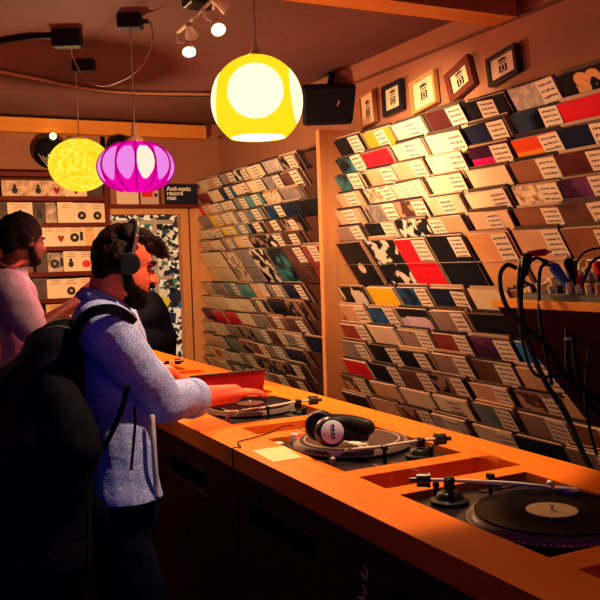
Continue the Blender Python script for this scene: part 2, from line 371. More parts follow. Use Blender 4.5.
def turntable(yc, flip, label, head, arm_z=.052, slip='slipmat', strobe=True):
    """local x along width, y to the rear; front faces the aisle unless flipped"""
    z0 = .985
    t = empty('turntable', (1.182, yc, .88), label, 'turntable', rot=(0, 0, PI/2 if flip else -PI/2))
    H = z0-.88
    MB().rbox((0, 0, H/2), (.452, .352, H), .006).build('plinth', DECKTOP, t)
    pc = Vector((-.056, .008, H))
    mb = MB().lathe([(0, .004), (.150, .004), (.163, .004), (.166, .007), (.166, .012), (.161, .018), (.158, .022), (.150, .022), (0, .022)], pc, 64)
    pl = mb.build('platter', PLATE, t, smooth='auto')
    mb = MB()
    for k in range(90):
        a = 2*PI*k/90; mb.box(pc+Vector((.1665*math.cos(a), .1665*math.sin(a), .0095)), (.002, .004, .004), Matrix.Rotation(a, 3, 'Z'))
    mb.build('strobe_dots', mat('dot_metal', (.9, .85, .75), .3, .6), pl)
    MB().lathe([(0, .0222), (.150, .0222), (.150, .0245), (0, .0245)], pc, 64).build('slipmat', SMAT if slip == 'brown' else RUBBER, t)
    MB().cyl(pc+Vector((0, 0, .024)), pc+Vector((0, 0, .036)), .0036, seg=12).build('spindle', CHROME, t)
    # tonearm
    pv = Vector((.163, .095, H))
    base = MB().lathe([(0, .0), (.042, .0), (.042, .008), (.030, .011), (.026, .022), (.020, .026), (0, .026)], pv, 32)
    ta = base.build('tonearm', BLACKM, t, smooth='auto')
    hd = Vector((*head, H+.034)); pz = pv+Vector((0, 0, arm_z)); d = (hd-pz); dn = Vector((d.x, d.y, 0)).normalized(); side = Vector((-dn.y, dn.x, 0))
    MB().cyl(pv+Vector((0, 0, .03)), pz, .013, .011).rbox(pz, (.020, .020, .014), .003).cyl(pz-side*.018, pz+side*.018, .006).build('gimbal', BLACKM, ta, smooth='auto')
    MB().tube([pz-dn*.055, pz, pz.lerp(hd, .5)+side*.012, pz.lerp(hd, .82)+side*.006, hd-dn*.02], .0040, seg=10).build('arm_tube', CHROME, ta, smooth=True)
    MB().cyl(pz-dn*.070, pz-dn*.046, .015, seg=24).cyl(pz-dn*.046, pz-dn*.040, .0165, seg=24).cyl(pz-dn*.085, pz-dn*.070, .006).build('counterweight', mat('dark_knurled', (.06, .055, .05), .3, .8), ta, smooth='auto')
    ang = math.atan2(dn.y, dn.x)-.25
    R_ = Matrix.Rotation(ang, 3, 'Z')
    MB().rbox(hd+R_ @ Vector((.012, 0, 0)), (.048, .020, .006), .002, R_).rbox(hd+R_ @ Vector((.016, 0, -.008)), (.026, .014, .012), .002, R_).build('headshell', mat('headshell_silver', (.85, .74, .6), .4), ta)
    MB().tube([hd+R_ @ Vector((.02, -.010, 0)), hd+R_ @ Vector((.034, -.022, .002)), hd+R_ @ Vector((.046, -.025, .008))], .0016, seg=6).build('finger_lift', CHROME, ta)
    rp = Vector((.165, -.02, H))
    MB().cyl(rp, rp+Vector((0, 0, .040)), .005).rbox(rp+Vector((0, 0, .042)), (.02, .012, .012), .002).build('arm_rest', BLACKM, t)
    MB().cyl(Vector((.205, .10, H)), Vector((.205, .10, H+.03)), .006).ball(Vector((.205, .10, H+.032)), .008).build('lift_lever', BLACKM, t, smooth='auto')
    if strobe:
        s = Vector((-.200, -.100, H))
        sb = MB().lathe([(0, 0), (.017, 0), (.017, .020), (.013, .027), (0, .029)], s, 24).build('strobe_housing', mat('pale_metal', (.75, .62, .5), .35, .4), t, smooth='auto')
        MB().ball(s+Vector((.015, .006, .019)), (.009, .011, .009)).build('strobe_lamp', mat('red_glow', (.7, .02, .02), .4, emit=(1, .02, .02), es=2.5), sb, smooth=True)
    MB().rbox((-.205, -.155, H+.003), (.028, .028, .006), .002).build('start_button', CHROME, t)
    MB().rbox((.200, -.075, H+.001), (.030, .130, .003), .001).build('pitch_track', BLACKG, t)
    MB().rbox((.200, -.07, H+.006), (.020, .010, .010), .002).build('pitch_fader', GREYM, t)
    lp = Vector((.115, -.148, H)); MB().cyl(lp, lp+Vector((0, 0, .016)), .006).ball(lp+Vector((0, 0, .018)), .0075).build('target_light', mat('pale_metal', (.75, .62, .5), .35, .4), t, smooth='auto')
    return t, pc
def record_on(t, pc, flip, yc, label, labcol):
    w_ = Matrix.Rotation(PI/2 if flip else -PI/2, 3, 'Z') @ Vector((pc.x, pc.y, 0))
    loc = Vector((1.182+w_.x, yc+w_.y, .88+pc.z+.0245))
    r = MB().lathe([(.0038, 0), (.1515, 0), (.1520, .001), (.1515, .002), (.055, .002), (.052, .0014), (.0038, .0014), (.0038, 0)], (0, 0, 0), 80).build('vinyl_record', VR, loc=loc, smooth='auto')
    MB().lathe([(.0038, .0013), (.050, .0013), (.050, .0022), (.0038, .0022)], (0, 0, 0), 48).build('centre_label', labcol, r)
    return tag(r, label, 'record')
tC, pcC = turntable(1.313, True, 'turntable nearest the camera, its tonearm lying over a cream labelled record', (.028, -.098), .050)
record_on(tC, pcC, True, 1.313, 'black record with cream centre label spinning on the nearest turntable', mat('cream_label', (.92, .72, .38), .5))
tB, pcB = turntable(2.020, False, 'middle turntable under headphones, brown slipmat with pale lettering', (.098, -.112), .046, 'brown')
tA, pcA = turntable(2.755, False, 'turntable under the hand of the man with backpack', (.115, -.120), .052)
record_on(tA, pcA, False, 2.755, 'black record under the fingers of the bearded man', mat('dark_label', (.08, .02, .02), .5))
tD, pcD = turntable(4.235, False, 'farthest turntable at the back end of counter, mostly behind the arm', (.118, -.128), .052)
# lettering on the brown slipmat
lt = text_mb('Technics', .056, Matrix.Translation(pcB+Vector((.035, -.035, .0248))) @ Matrix.Rotation(math.radians(0), 4, 'Z'), bold=.002, depth=.0003, align='CENTER')
lt.build('lettering', mat('white_slip', (.95, .85, .7), .6), tB)
mb = MB(); mb.lathe([(.134, .0246), (.138, .0246), (.138, .0251), (.134, .0251), (.134, .0246)], pcB, 64); mb.build('slipmat_ring', mat('tan_ring', (.5, .36, .26), .6), tB)

# paper slip, cables, headphones on the counter
q = [on(252, 451, 2, 1.0), on(284, 446.5, 2, 1.0), on(303, 458, 2, 1.0), on(273, 462.5, 2, 1.0)]
c = sum(q, Vector())/4
o = MB().poly([p-c+Vector((0, 0, .0008)) for p in q], (0, 0, .0008)).build('paper_card', mat('pale_yellow_paper', (.92, .58, .28), .6), loc=c); tag(o, 'pale paper card lying on counter in front of the middle turntable', 'card')

def axis_rot(d): return Vector(d).normalized().to_track_quat('Z', 'Y').to_matrix()
hp = empty('headphones', on(330, 440, 2, 1.035), 'black headphones with a white round cup cap, lying on the middle turntable', 'headphones')
cA = on(332, 432, 2, 1.072); toc = (CAM-cA); toc.z *= .25; toc = (toc.normalized()+Vector((.22, -.10, .12))).normalized()
cB = on(319, 430, 2, 1.074)+Vector((.03, .05, 0))
RA = axis_rot(toc)
cup = lambda r, h: [(0, 0), (r*.86, 0), (r, h*.15), (r, h*.75), (r*.84, h), (0, h)]
e1 = part(MB().lathe(cup(.040, .042), cA-toc*.040, 36, RA), 'ear_cup', BLACKM, hp, smooth='auto')
wc = subpart(MB().lathe([(0, -.002), (.030, -.002), (.031, .003), (.027, .006), (0, .0065)], cA+toc*.002, 36, RA), 'cup_cap', mat('white_cap', (.85, .94, 1.0), .4), hp, e1, smooth='auto')
ax = RA @ Vector((1, 0, 0)); ay = RA @ Vector((0, 1, 0))
vup = (Vector((0, 0, 1))-toc*toc.z).normalized(); vside = vup.cross(toc)
mb = MB()
for k, (dx, hh) in enumerate(((.002, .010), (.002, .008), (.002, .009), (.002, .006))):
    mb.box(cA+toc*.0088+vside*dx+vup*(.016-k*.0105), (1, 1, 1), Matrix((vside*.006, vup*hh*.8, toc*.0008)).transposed())
mb.box(cA+toc*.0088-vside*.004, (1, 1, 1), Matrix((vside*.0015, vup*.040, toc*.0008)).transposed())
subpart(mb, 'cap_print', SC[4], hp, e1)
dB = (toc+Vector((-.55, .1, .0))).normalized()
part(MB().lathe(cup(.042, .036), cB-dB*.02, 36, axis_rot(dB)), 'ear_cup', RUBBER, hp, smooth='auto')
hb = on(363, 431, 2, 1.06)
mb = MB(); pA = cA-toc*.02; pB = cB
pts = [pA+Vector((0, 0, .016)), pA.lerp(hb, .45)+Vector((0, 0, .022)), hb+Vector((.0, -.01, .008)), hb+Vector((.03, .03, .006)), pB.lerp(hb, .55)+Vector((.03, .03, .012)), pB+Vector((.0, .0, .016))]
mb.tube(pts, .019, seg=12, sub=8)
part(mb, 'headband', RUBBER, hp, smooth=True)
part(MB().tube([pA+Vector((0, 0, .004)), pA.lerp(hb, .5)+Vector((-.004, -.004, -.004)), hb+Vector((.004, -.012, -.006))], .020, seg=12, sub=8), 'headband_pad', BLACKM, hp, smooth=True)
# headphone lead over the counter edge
pts = [cB+Vector((-.02, .03, -.025)), on(290, 425, 2, 1.006), on(268, 433, 2, 1.004), on(252, 438, 2, 1.004), on(238, 442, 2, 1.004)]
edge = on(231, 448, 2, 1.004); edge.x = XF+.02; pts += [edge, Vector((XF-.003, edge.y-.003, 1.004)), Vector((XF-.006, edge.y-.005, .985)), Vector((XF-.008, edge.y-.01, .93)), Vector((XF-.004, edge.y-.03, .80)), Vector((XF+.0, edge.y+.03, .6))]
o = MB().tube(pts, .0022, seg=6).build('headphone_cable', RUBBER, smooth=True); tag(o, 'thin black cable crossing the counter and hanging over its front edge', 'cable')
# red sleeve standing in the slot beside deck A, black card edge
slv = empty('record_sleeve', (1.19, 3.10, .885), 'red record sleeve standing in the counter slot behind the hand', 'record')
a = on(190, 377, 1, 3.075); b = on(265, 369, 1, 3.075)
qa = [Vector((a.x, 3.075, 1.0)), Vector((b.x-.02, 3.075, .90)), b, Vector((a.x, 3.075, b.z-.003))]
qa[0].z = .90
part(MB().poly([Vector((p.x, p.y-.35*(p.z-1.05)*.3, p.z)) for p in qa], (0, .008, 0)), 'sleeve_front', mat('sleeve_red', (.33, .008, .016), .35), slv)
ed = MB(); ed.box(((a.x+b.x)/2, 3.071-.105*(b.z-1.05), b.z-.001), (b.x-a.x, .016, .006))
part(ed, 'sleeve_edge', mat('dark_edge', (.05, .03, .03), .5), slv)
# clear acrylic holder in the slot nearest
ac = mat('clear_acrylic', (1, .9, .8), .05, trans=1.0, alpha=.35)
mb = MB(); mb.box((1.10, 1.664, .955), (.006, .11, .14)).box((1.34, 1.664, .955), (.006, .11, .14)).box((1.22, 1.664, .887), (.246, .11, .005))
o = mb.build('acrylic_holder', ac, loc=(1.22, 1.664, .885), world=True); tag(o, 'clear acrylic holder set in the slot before the nearest turntable', 'holder')

# ================================================================== RECORD RACKS
ALPHA = math.radians(33); SA, CA = math.sin(ALPHA), math.cos(ALPHA)
XT = 2.5; SH = .305
ROWZ = [2.238, 2.128, 2.02, 1.92, 1.816, 1.72, 1.622, 1.365, 1.25, 1.137, 1.03, .922, .82, .72, .62, .52]
UPV = Vector((-SA, 0, CA)); BACK = Vector((CA, 0, SA))
def rack(name, ya, yb, label):
    r = empty(name, (2.60, (ya+yb)/2, 0), label, 'rack')
    L = yb-ya; ym = (ya+yb)/2
    part(MB().box((2.735, ym, 1.15), (.02, L, 2.3)), 'back_panel', RACKW, r)
    for i, z in enumerate(ROWZ):
        top = Vector((XT, ym, z))-UPV*.03+BACK*.041
        c = top-UPV*.125
        R_ = Matrix.Rotation(-ALPHA, 3, 'Y')
        part(MB().box(c, (.003, L, .25), R_), 'tier_board', RACKW, r)
        fl = Vector((XT, ym, z))-UPV*(SH+.013)+BACK*.024
        part(MB().box(fl, (.044, L, .004), R_), 'tier_ledge', RACKW, r)
    z = ROWZ[6]; wp = Vector((XT, ym, z))-UPV*.15-BACK*.0085
    part(MB().cyl(wp-Vector((0, L/2, 0)), wp+Vector((0, L/2, 0)), .0016, seg=6), 'front_wire', GREYM, r)
    return r
rack('record_rack', 1.6, 4.525, 'wooden record rack on the right wall nearest, rows of tilted pockets')
rack('record_rack', 4.585, 6.945, 'farther wooden record rack between post and stickered door')
o = MB().rbox((2.585, 4.555, 1.16), (.30, .045, 2.32), .004).build('rack_post', PINE, loc=(2.585, 4.555, 0), world=True); tag(o, 'upright pine board standing between the two record racks', 'post')
o = MB().rbox((2.56, 6.965, 1.14), (.24, .03, 2.1), .004).build('rack_post', PINE, loc=(2.56, 6.96, 0), world=True); tag(o, 'upright pine board at far end of racks beside the door', 'post')

def art(name, c1, c2=None, pat='solid', rough=.35):
    key = 'art_'+name
    if key in MATS: return MATS[key]
    m = bpy.data.materials.new(key); m.use_nodes = True; nt = m.node_tree; b = nt.nodes['Principled BSDF']; N = nt.nodes.new
    b.inputs['Roughness'].default_value = rough; b.inputs['Specular IOR Level'].default_value = .10 if max(c1) < .1 else .25; b.inputs['Coat Weight'].default_value = .0 if max(c1) < .1 else .06; b.inputs['Coat Roughness'].default_value = .12
    b.inputs['Base Color'].default_value = (*c1, 1)
    if c2:
        tc = N('ShaderNodeTexCoord'); oi = N('ShaderNodeObjectInfo'); mx = N('ShaderNodeMixRGB')
        mx.inputs[1].default_value = (*c1, 1); mx.inputs[2].default_value = (*c2, 1)
        add = N('ShaderNodeVectorMath'); add.operation = 'ADD'; sc = N('ShaderNodeVectorMath'); sc.operation = 'SCALE'; sc.inputs[3].default_value = 37.0
        cmb = N('ShaderNodeCombineXYZ')
        for i in range(3): nt.links.new(oi.outputs['Random'], cmb.inputs[i])
        nt.links.new(cmb.outputs[0], sc.inputs[0]); nt.links.new(tc.outputs['Object'], add.inputs[0]); nt.links.new(sc.outputs[0], add.inputs[1])
        if pat in ('blob', 'fine', 'figure'):
            n = N('ShaderNodeTexNoise'); n.inputs['Scale'].default_value = {'blob': 7, 'fine': 28, 'figure': 14}[pat]; n.inputs['Detail'].default_value = 3
            r = N('ShaderNodeValToRGB'); e = {'blob': (.45, .58), 'fine': (.42, .62), 'figure': (.50, .54)}[pat]
            r.color_ramp.elements[0].position, r.color_ramp.elements[1].position = e
            nt.links.new(add.outputs[0], n.inputs['Vector']); nt.links.new(n.outputs[0], r.inputs[0]); nt.links.new(r.outputs[0], mx.inputs[0])
        elif pat == 'block':                     # picture block with lighter lower part
            br = N('ShaderNodeTexVoronoi'); br.distance = 'CHEBYCHEV'; br.inputs['Scale'].default_value = 9
            r = N('ShaderNodeValToRGB'); r.color_ramp.interpolation = 'CONSTANT'; r.color_ramp.elements[0].position = 0; r.color_ramp.elements[1].position = .45
            nt.links.new(add.outputs[0], br.inputs['Vector']); nt.links.new(br.outputs['Color'], r.inputs[0]); nt.links.new(r.outputs[0], mx.inputs[0])
        elif pat == 'stripes':
            wv = N('ShaderNodeTexWave'); wv.bands_direction = 'Z'; wv.inputs['Scale'].default_value = 26; wv.inputs['Distortion'].default_value = 1.2
            r = N('ShaderNodeValToRGB'); r.color_ramp.elements[0].position = .6; r.color_ramp.elements[1].position = .8
            nt.links.new(tc.outputs['Object'], wv.inputs['Vector']); nt.links.new(wv.outputs[1], r.inputs[0]); nt.links.new(r.outputs[0], mx.inputs[0])
        elif pat == 'band':                      # lower part of the cover in the second colour
            sx = N('ShaderNodeSeparateXYZ'); cp = N('ShaderNodeMath'); cp.operation = 'LESS_THAN'; cp.inputs[1].default_value = .245
            nt.links.new(tc.outputs['Object'], sx.inputs[0]); nt.links.new(sx.outputs[2], cp.inputs[0]); nt.links.new(cp.outputs[0], mx.inputs[0])
        nt.links.new(mx.outputs[0], b.inputs['Base Color'])
    MATS[key] = m; return m
# name -> (colours, pattern, word used in the label)
A = {}
def defart(k, word, *a, **kw): A[k] = (art(k, *a, **kw), word)
defart('black', 'black', (.012, .012, .016))
defart('blackteal', 'black and teal', (.012, .014, .02), (.05, .22, .26), 'blob')
defart('blackshine', 'shiny black', (.008, .009, .014), (.03, .05, .09), 'blob', rough=.12)
defart('navy', 'navy', (.012, .018, .045))
defart('navyblue', 'dark blue', (.012, .02, .05), (.02, .10, .25), 'blob')
defart('blue', 'blue', (.02, .16, .45), (.03, .24, .55), 'blob')
defart('red', 'red', (.75, .015, .03))
defart('orange', 'orange yellow', (.88, .36, .03))
defart('orangered', 'orange and red', (.75, .07, .02), (.85, .28, .03), 'band')
defart('magenta', 'dark magenta', (.04, .01, .03), (.55, .01, .12), 'band')
defart('yellow', 'yellow', (.92, .62, .02))
defart('cream', 'cream', (.88, .70, .45), (.82, .62, .38), 'blob')
defart('pale', 'pale yellow', (.95, .82, .52), (.92, .78, .46), 'blob')
defart('creamfig', 'cream printed', (.88, .70, .46), (.30, .16, .09), 'fine')
defart('white', 'white lined', (.88, .80, .66), (.45, .32, .22), 'stripes')
defart('salmon', 'salmon pink', (.78, .40, .25), (.82, .46, .30), 'blob')
defart('peach', 'peach', (.86, .52, .32), (.88, .58, .38), 'blob')
defart('tan', 'tan', (.66, .36, .19), (.74, .44, .25), 'blob')
defart('tanorange', 'orange tan', (.78, .37, .14), (.82, .43, .18), 'blob')
defart('brown', 'brown', (.25, .095, .05), (.30, .12, .06), 'blob')
defart('darkbrown', 'dark brown', (.085, .035, .028), (.15, .06, .04), 'blob')
defart('maroon', 'dark maroon', (.085, .018, .018), (.12, .03, .025), 'blob')
defart('redbrown', 'red brown', (.30, .05, .035), (.22, .035, .03), 'blob')
defart('taupe', 'taupe grey', (.30, .20, .16), (.36, .25, .20), 'blob')
defart('grey', 'grey', (.22, .18, .17), (.34, .30, .27), 'fine')
defart('greyteal', 'grey teal', (.20, .24, .23), (.10, .20, .21), 'blob')
defart('clear', 'grey plastic wrapped', (.42, .36, .32), (.62, .54, .48), 'fine', rough=.15)
defart('bwfig', 'black and white pictured', (.015, .014, .016), (.80, .70, .56), 'figure')
defart('dkfig', 'dark pictured', (.02, .016, .018), (.34, .20, .14), 'figure')
defart('browfig', 'brown pictured', (.10, .04, .03), (.55, .30, .18), 'figure')
defart('purple', 'dark purple', (.05, .015, .05), (.16, .04, .14), 'blob')
defart('teal', 'teal', (.06, .26, .28), (.12, .38, .38), 'blob')
defart('textblk', 'black with white blocks', (.012, .012, .014), (.75, .66, .52), 'block')
defart('lilac', 'black and lilac', (.015, .013, .017), (.62, .46, .56), 'band')
EDGEC = mat('sleeve_edge_paper', (.52, .36, .24), .7); EDGED = mat('sleeve_edge_dark', (.10, .06, .045), .6)

def handwriting():
    m = bpy.data.materials.new('handwritten_card'); m.use_nodes = True; nt = m.node_tree; b = nt.nodes['Principled BSDF']; N = nt.nodes.new
    b.inputs['Roughness'].default_value = .6
    tc = N('ShaderNodeTexCoord'); oi = N('ShaderNodeObjectInfo'); sx = N('ShaderNodeSeparateXYZ'); nt.links.new(tc.outputs['Generated'], sx.inputs[0])
    cmb = N('ShaderNodeCombineXYZ'); mulr = N('ShaderNodeMath'); mulr.operation = 'MULTIPLY'; mulr.inputs[1].default_value = 50
    nt.links.new(oi.outputs['Random'], mulr.inputs[0])
    nt.links.new(sx.outputs[0], cmb.inputs[0]); nt.links.new(sx.outputs[2], cmb.inputs[1]); nt.links.new(mulr.outputs[0], cmb.inputs[2])
    mp = N('ShaderNodeMapping'); mp.inputs['Scale'].default_value = (9, 2.5, 1); nt.links.new(cmb.outputs[0], mp.inputs[0])
    n = N('ShaderNodeTexNoise'); n.inputs['Scale'].default_value = 2.2; n.inputs['Detail'].default_value = 3; nt.links.new(mp.outputs[0], n.inputs['Vector'])
    # line bands: frac(z*5 + wobble) inside a window
    a = N('ShaderNodeMath'); a.operation = 'MULTIPLY_ADD'; a.inputs[1].default_value = 5.0
    nm = N('ShaderNodeMath'); nm.operation = 'MULTIPLY'; nm.inputs[1].default_value = .55; nt.links.new(n.outputs[0], nm.inputs[0])
    nt.links.new(sx.outputs[2], a.inputs[0]); nt.links.new(nm.outputs[0], a.inputs[2])
    fr = N('ShaderNodeMath'); fr.operation = 'FRACT'; nt.links.new(a.outputs[0], fr.inputs[0])
    cmp_ = N('ShaderNodeMath'); cmp_.operation = 'COMPARE'; cmp_.inputs[1].default_value = .5; cmp_.inputs[2].default_value = .17; nt.links.new(fr.outputs[0], cmp_.inputs[0])
    n2 = N('ShaderNodeTexNoise'); n2.inputs['Scale'].default_value = 5; n2.inputs['Detail'].default_value = 2; mp2 = N('ShaderNodeMapping'); mp2.inputs['Scale'].default_value = (7, 4, 1)
    nt.links.new(cmb.outputs[0], mp2.inputs[0]); nt.links.new(mp2.outputs[0], n2.inputs['Vector'])
    gt = N('ShaderNodeMath'); gt.operation = 'GREATER_THAN'; gt.inputs[1].default_value = .43; nt.links.new(n2.outputs[0], gt.inputs[0])
    ml = N('ShaderNodeMath'); ml.operation = 'MULTIPLY'; nt.links.new(cmp_.outputs[0], ml.inputs[0]); nt.links.new(gt.outputs[0], ml.inputs[1])
    # margins
    mg = N('ShaderNodeMath'); mg.operation = 'COMPARE'; mg.inputs[1].default_value = .5; mg.inputs[2].default_value = .40; nt.links.new(sx.outputs[0], mg.inputs[0])
    ml2 = N('ShaderNodeMath'); ml2.operation = 'MULTIPLY'; nt.links.new(ml.outputs[0], ml2.inputs[0]); nt.links.new(mg.outputs[0], ml2.inputs[1])
    mx = N('ShaderNodeMixRGB'); mx.inputs[1].default_value = (.84, .70, .52, 1); mx.inputs[2].default_value = (.06, .03, .03, 1)
    nt.links.new(ml2.outputs[0], mx.inputs[0]); nt.links.new(mx.outputs[0], b.inputs['Base Color']); return m
CARD = handwriting()

proto = MB(); SW = .271
proto.box((0, 0, SH/2), (SW, .006, SH))
for f in proto.bm.faces: f.material_index = 0 if abs(f.normal.y) > .9 or f.normal.y < -.5 else 1
bmesh.ops.recalc_face_normals(proto.bm, faces=proto.bm.faces[:]); proto.bm.normal_update()
for f in proto.bm.faces: f.material_index = 0 if abs(f.normal.y) > .5 else 1
me_sleeve = bpy.data.meshes.new('record_sleeve'); proto.bm.to_mesh(me_sleeve); proto.bm.free(); me_sleeve.materials.append(A['black'][0]); me_sleeve.materials.append(EDGEC)
cb = MB().box((0, -.0005, -.060), (.112, .001, .120)); me_card = bpy.data.meshes.new('price_card'); cb.bm.to_mesh(me_card); cb.bm.free(); me_card.materials.append(CARD)
sleeve0 = bpy.data.objects.new('record_sleeve', me_sleeve); card0 = bpy.data.objects.new('price_card', me_card)
RZ = Matrix.Rotation(-PI/2, 4, 'Z')
ORD = ['top', 'second', 'third', 'fourth', 'fifth', 'sixth', 'seventh', 'eighth', 'ninth', 'tenth', 'eleventh', 'twelfth', 'thirteenth', 'fourteenth', 'fifteenth', 'sixteenth']
ORC = ['first', 'second', 'third', 'fourth', 'fifth', 'sixth', 'seventh', 'eighth', 'ninth', 'tenth']
rr = random.Random(11)
def place_sleeve(y, z, key, label, group, back=0.0, jig=1.0, card=None, sc=1.0, edge=None):
    top = Vector((XT, y, z))+BACK*back
    bot = top-UPV*SH*sc
    o = sleeve0.copy(); COL.objects.link(o)
    tilt = ALPHA+rr.uniform(-.004, .012)*jig; roll = rr.uniform(-.032, .032)*jig; yaw = rr.uniform(-.008, .008)*jig
    o.matrix_world = Matrix.Translation(bot) @ Matrix.Rotation(-PI/2+yaw, 4, 'Z') @ Matrix.Rotation(tilt, 4, 'X') @ Matrix.Rotation(roll, 4, 'Y') @ Matrix.Scale(sc, 4)
    o.material_slots[0].link = 'OBJECT'; o.material_slots[0].material = A[key][0]
    if edge is None: edge = EDGED if max(A[key][0].node_tree.nodes['Principled BSDF'].inputs['Base Color'].default_value[:3]) < .13 or rr.random() < .3 else EDGEC
    if edge: o.material_slots[1].link = 'OBJECT'; o.material_slots[1].material = edge
    tag(o, label, 'record', group)
    if card is not None:
        k = card0.copy(); COL.objects.link(k); k.parent = o
        k.location = (card+rr.uniform(-.008, .008), -.0034, SH-rr.uniform(-.003, .012)); k.rotation_euler = (rr.uniform(-.03, .0), rr.uniform(-.05, .05), 0)
        k.scale = (rr.uniform(.88, 1.08), 1, rr.uniform(.95, 1.25))
    return o
def visible(y, z):
    """is any of the strip shown by this pocket in the frame and above the counter's back edge?"""
    for dy in (.15, 0, -.15):
        for dz in (0, -.05):
            x_, y_, d = proj((XT+.02, y+dy, z+dz))
            if -5 < x_ < 605 and -5 < y_ < 605 and y_ < 359+.277*(x_-190)+4: return True
    return False

T1 = """black orange cream maroon black clear black darkbrown
blackteal red cream pale navy blackshine red darkbrown
blackteal tan salmon pale magenta orangered navy maroon
salmon creamfig white pale cream brown maroon brown
salmon grey browfig peach pale creamfig purple dkfig
taupe black bwfig tan peach brown darkbrown brown
black bwfig red black tanorange tan brown brown
textblk yellow navyblue navy pale brown darkbrown brown
tan navyblue lilac taupe black maroon darkbrown brown
redbrown cream taupe redbrown purple blue darkbrown brown
grey black black taupe darkbrown tan brown darkbrown
red black darkbrown dkfig tan browfig tan brown
browfig tan cream pale greyteal taupe brown tan
black tan browfig clear cream navy taupe brown
black dkfig tan grey tan navy tan brown
black black taupe tan navy tan brown tan""".splitlines()
# where the price card sits: r right, l left, c centre, - none
K1 = """r c c r c r - r
r - c r r r - r
r r r r r r r r
c r - r - r r r
c r r c r r r r
r r - l c r r r
- - r r r r r r
- - r r - r r r
r r - r - r r r
r - r r r - r r
r r r r r r r r
- r r r r r r r
r - - c r r r r
- - r c r - r r
- r r r c r r r
r r r r r r r r""".splitlines()
YC1 = [4.33, 4.00, 3.70, 3.39, 3.07, 2.755, 2.47, 2.17]
CX = {'r': .085, 'l': -.08, 'c': .02}
used = {}; fronts = 0
backs = []
for ri, (row, ks) in enumerate(zip(T1, K1)):
    for ci, (key, kk) in enumerate(zip(row.split(), ks.split())):
        y = YC1[ci]+rr.uniform(-.012, .012); z = ROWZ[ri]+rr.uniform(-.004, .005)
        if not visible(y, z): continue
        word = A[key][1]
        with_ = ' with price card' if kk != '-' else ''
        lab = f'{word} sleeve{with_}, {ORD[ri]} row down, {ORC[ci]} pocket right of pine post'
        o = place_sleeve(y, z, key, lab, 'records in the nearer wall rack', card=CX.get(kk)); fronts += 1
        if (ri, ci) == (6, 0):
            MB().lathe([(0, 0), (.036, 0), (.036, -.0006), (0, -.0006)], (.0, -.0035, .125), 28, Matrix.Rotation(-PI/2, 3, 'X')).build('round_label', mat('pale_label', (.7, .62, .45), .6), o)
        if (ri, ci) == (0, 6):
            o['label'] = 'dark sleeve with big rounded tan letters, right end of top row'
            text_mb('sa', .17, Matrix.Translation((-.055, -.0042, SH-.095)) @ Matrix.Rotation(PI/2, 4, 'X'), bold=.009, depth=.0004).build('lettering', mat('tan_letters', (.85, .40, .14), .5), o)
        if (ri, ci) == (8, 2):
            MB().box((.02, -.0036, .22), (.19, .001, .07)).build('pale_print', mat('lilac_print', (.75, .58, .66), .5), o)
        backs.append((y, z, ri, ci))
T2 = {0: 'cream tan taupe bwfig cream clear clear dkfig', 1: 'redbrown cream navyblue cream cream grey clear dkfig', 2: 'red cream white greyteal teal creamfig purple dkfig', 3: 'grey yellow cream grey greyteal navyblue grey dkfig', 4: 'cream creamfig yellow greyteal navy darkbrown taupe black',
      5: 'tan cream taupe peach dkfig bwfig grey dkfig', 6: 'cream cream creamfig grey bwfig blackteal brown redbrown', 7: 'tan taupe greyteal teal tan grey darkbrown redbrown', 8: 'cream cream pale cream dkfig black grey black', 9: 'purple red red cream grey brown black black',
      10: 'cream cream taupe dkfig grey darkbrown black black', 11: 'peach peach greyteal dkfig redbrown grey navy dkfig', 12: 'yellow orangered cream taupe dkfig dkfig tan redbrown', 13: 'brown tan browfig dkfig taupe brown dkfig black', 14: 'brown dkfig browfig taupe dkfig tan dkfig black', 15: 'brown dkfig dkfig taupe brown brown dkfig black'}
for i_ in T2: T2[i_] = ' '.join(T2[i_].split()[:6]+[('dkfig', 'darkbrown', 'grey', 'navy')[i_ % 4] if i_ not in (6,) else 'darkbrown', ('black', 'navy', 'dkfig')[i_ % 3] if i_ != 6 else 'redbrown'])
YC2 = [6.785, 6.55, 6.255, 5.98, 5.705, 5.405, 5.12, 4.83]
for ri in range(16):
    for ci, key in enumerate(T2[ri].split()):
        y = YC2[ci]+rr.uniform(-.01, .01); z = ROWZ[ri]+rr.uniform(-.004, .004)
        if not visible(y, z): continue
        if ci == 7 and ri not in (3, 6, 10): continue
        kk = rr.choice(['r', 'r', 'c', '-']) if ri != 6 or ci > 5 else '-'
        if ci == 7 and ri not in (0, 6): kk = '-'
        if ri in (8, 9, 10, 11) and ci < 4: kk = '-'
        with_ = ' with price card' if kk != '-' else ''
        lab = f'{A[key][1]} sleeve{with_}, {ORD[ri]} row, {ORC[7-ci]} pocket left of pine post'
        place_sleeve(y, z, key, lab, 'records in the farther wall rack', card=CX.get(kk), sc=.97); fronts += 1
        backs.append((y, z, ri, ci+100))
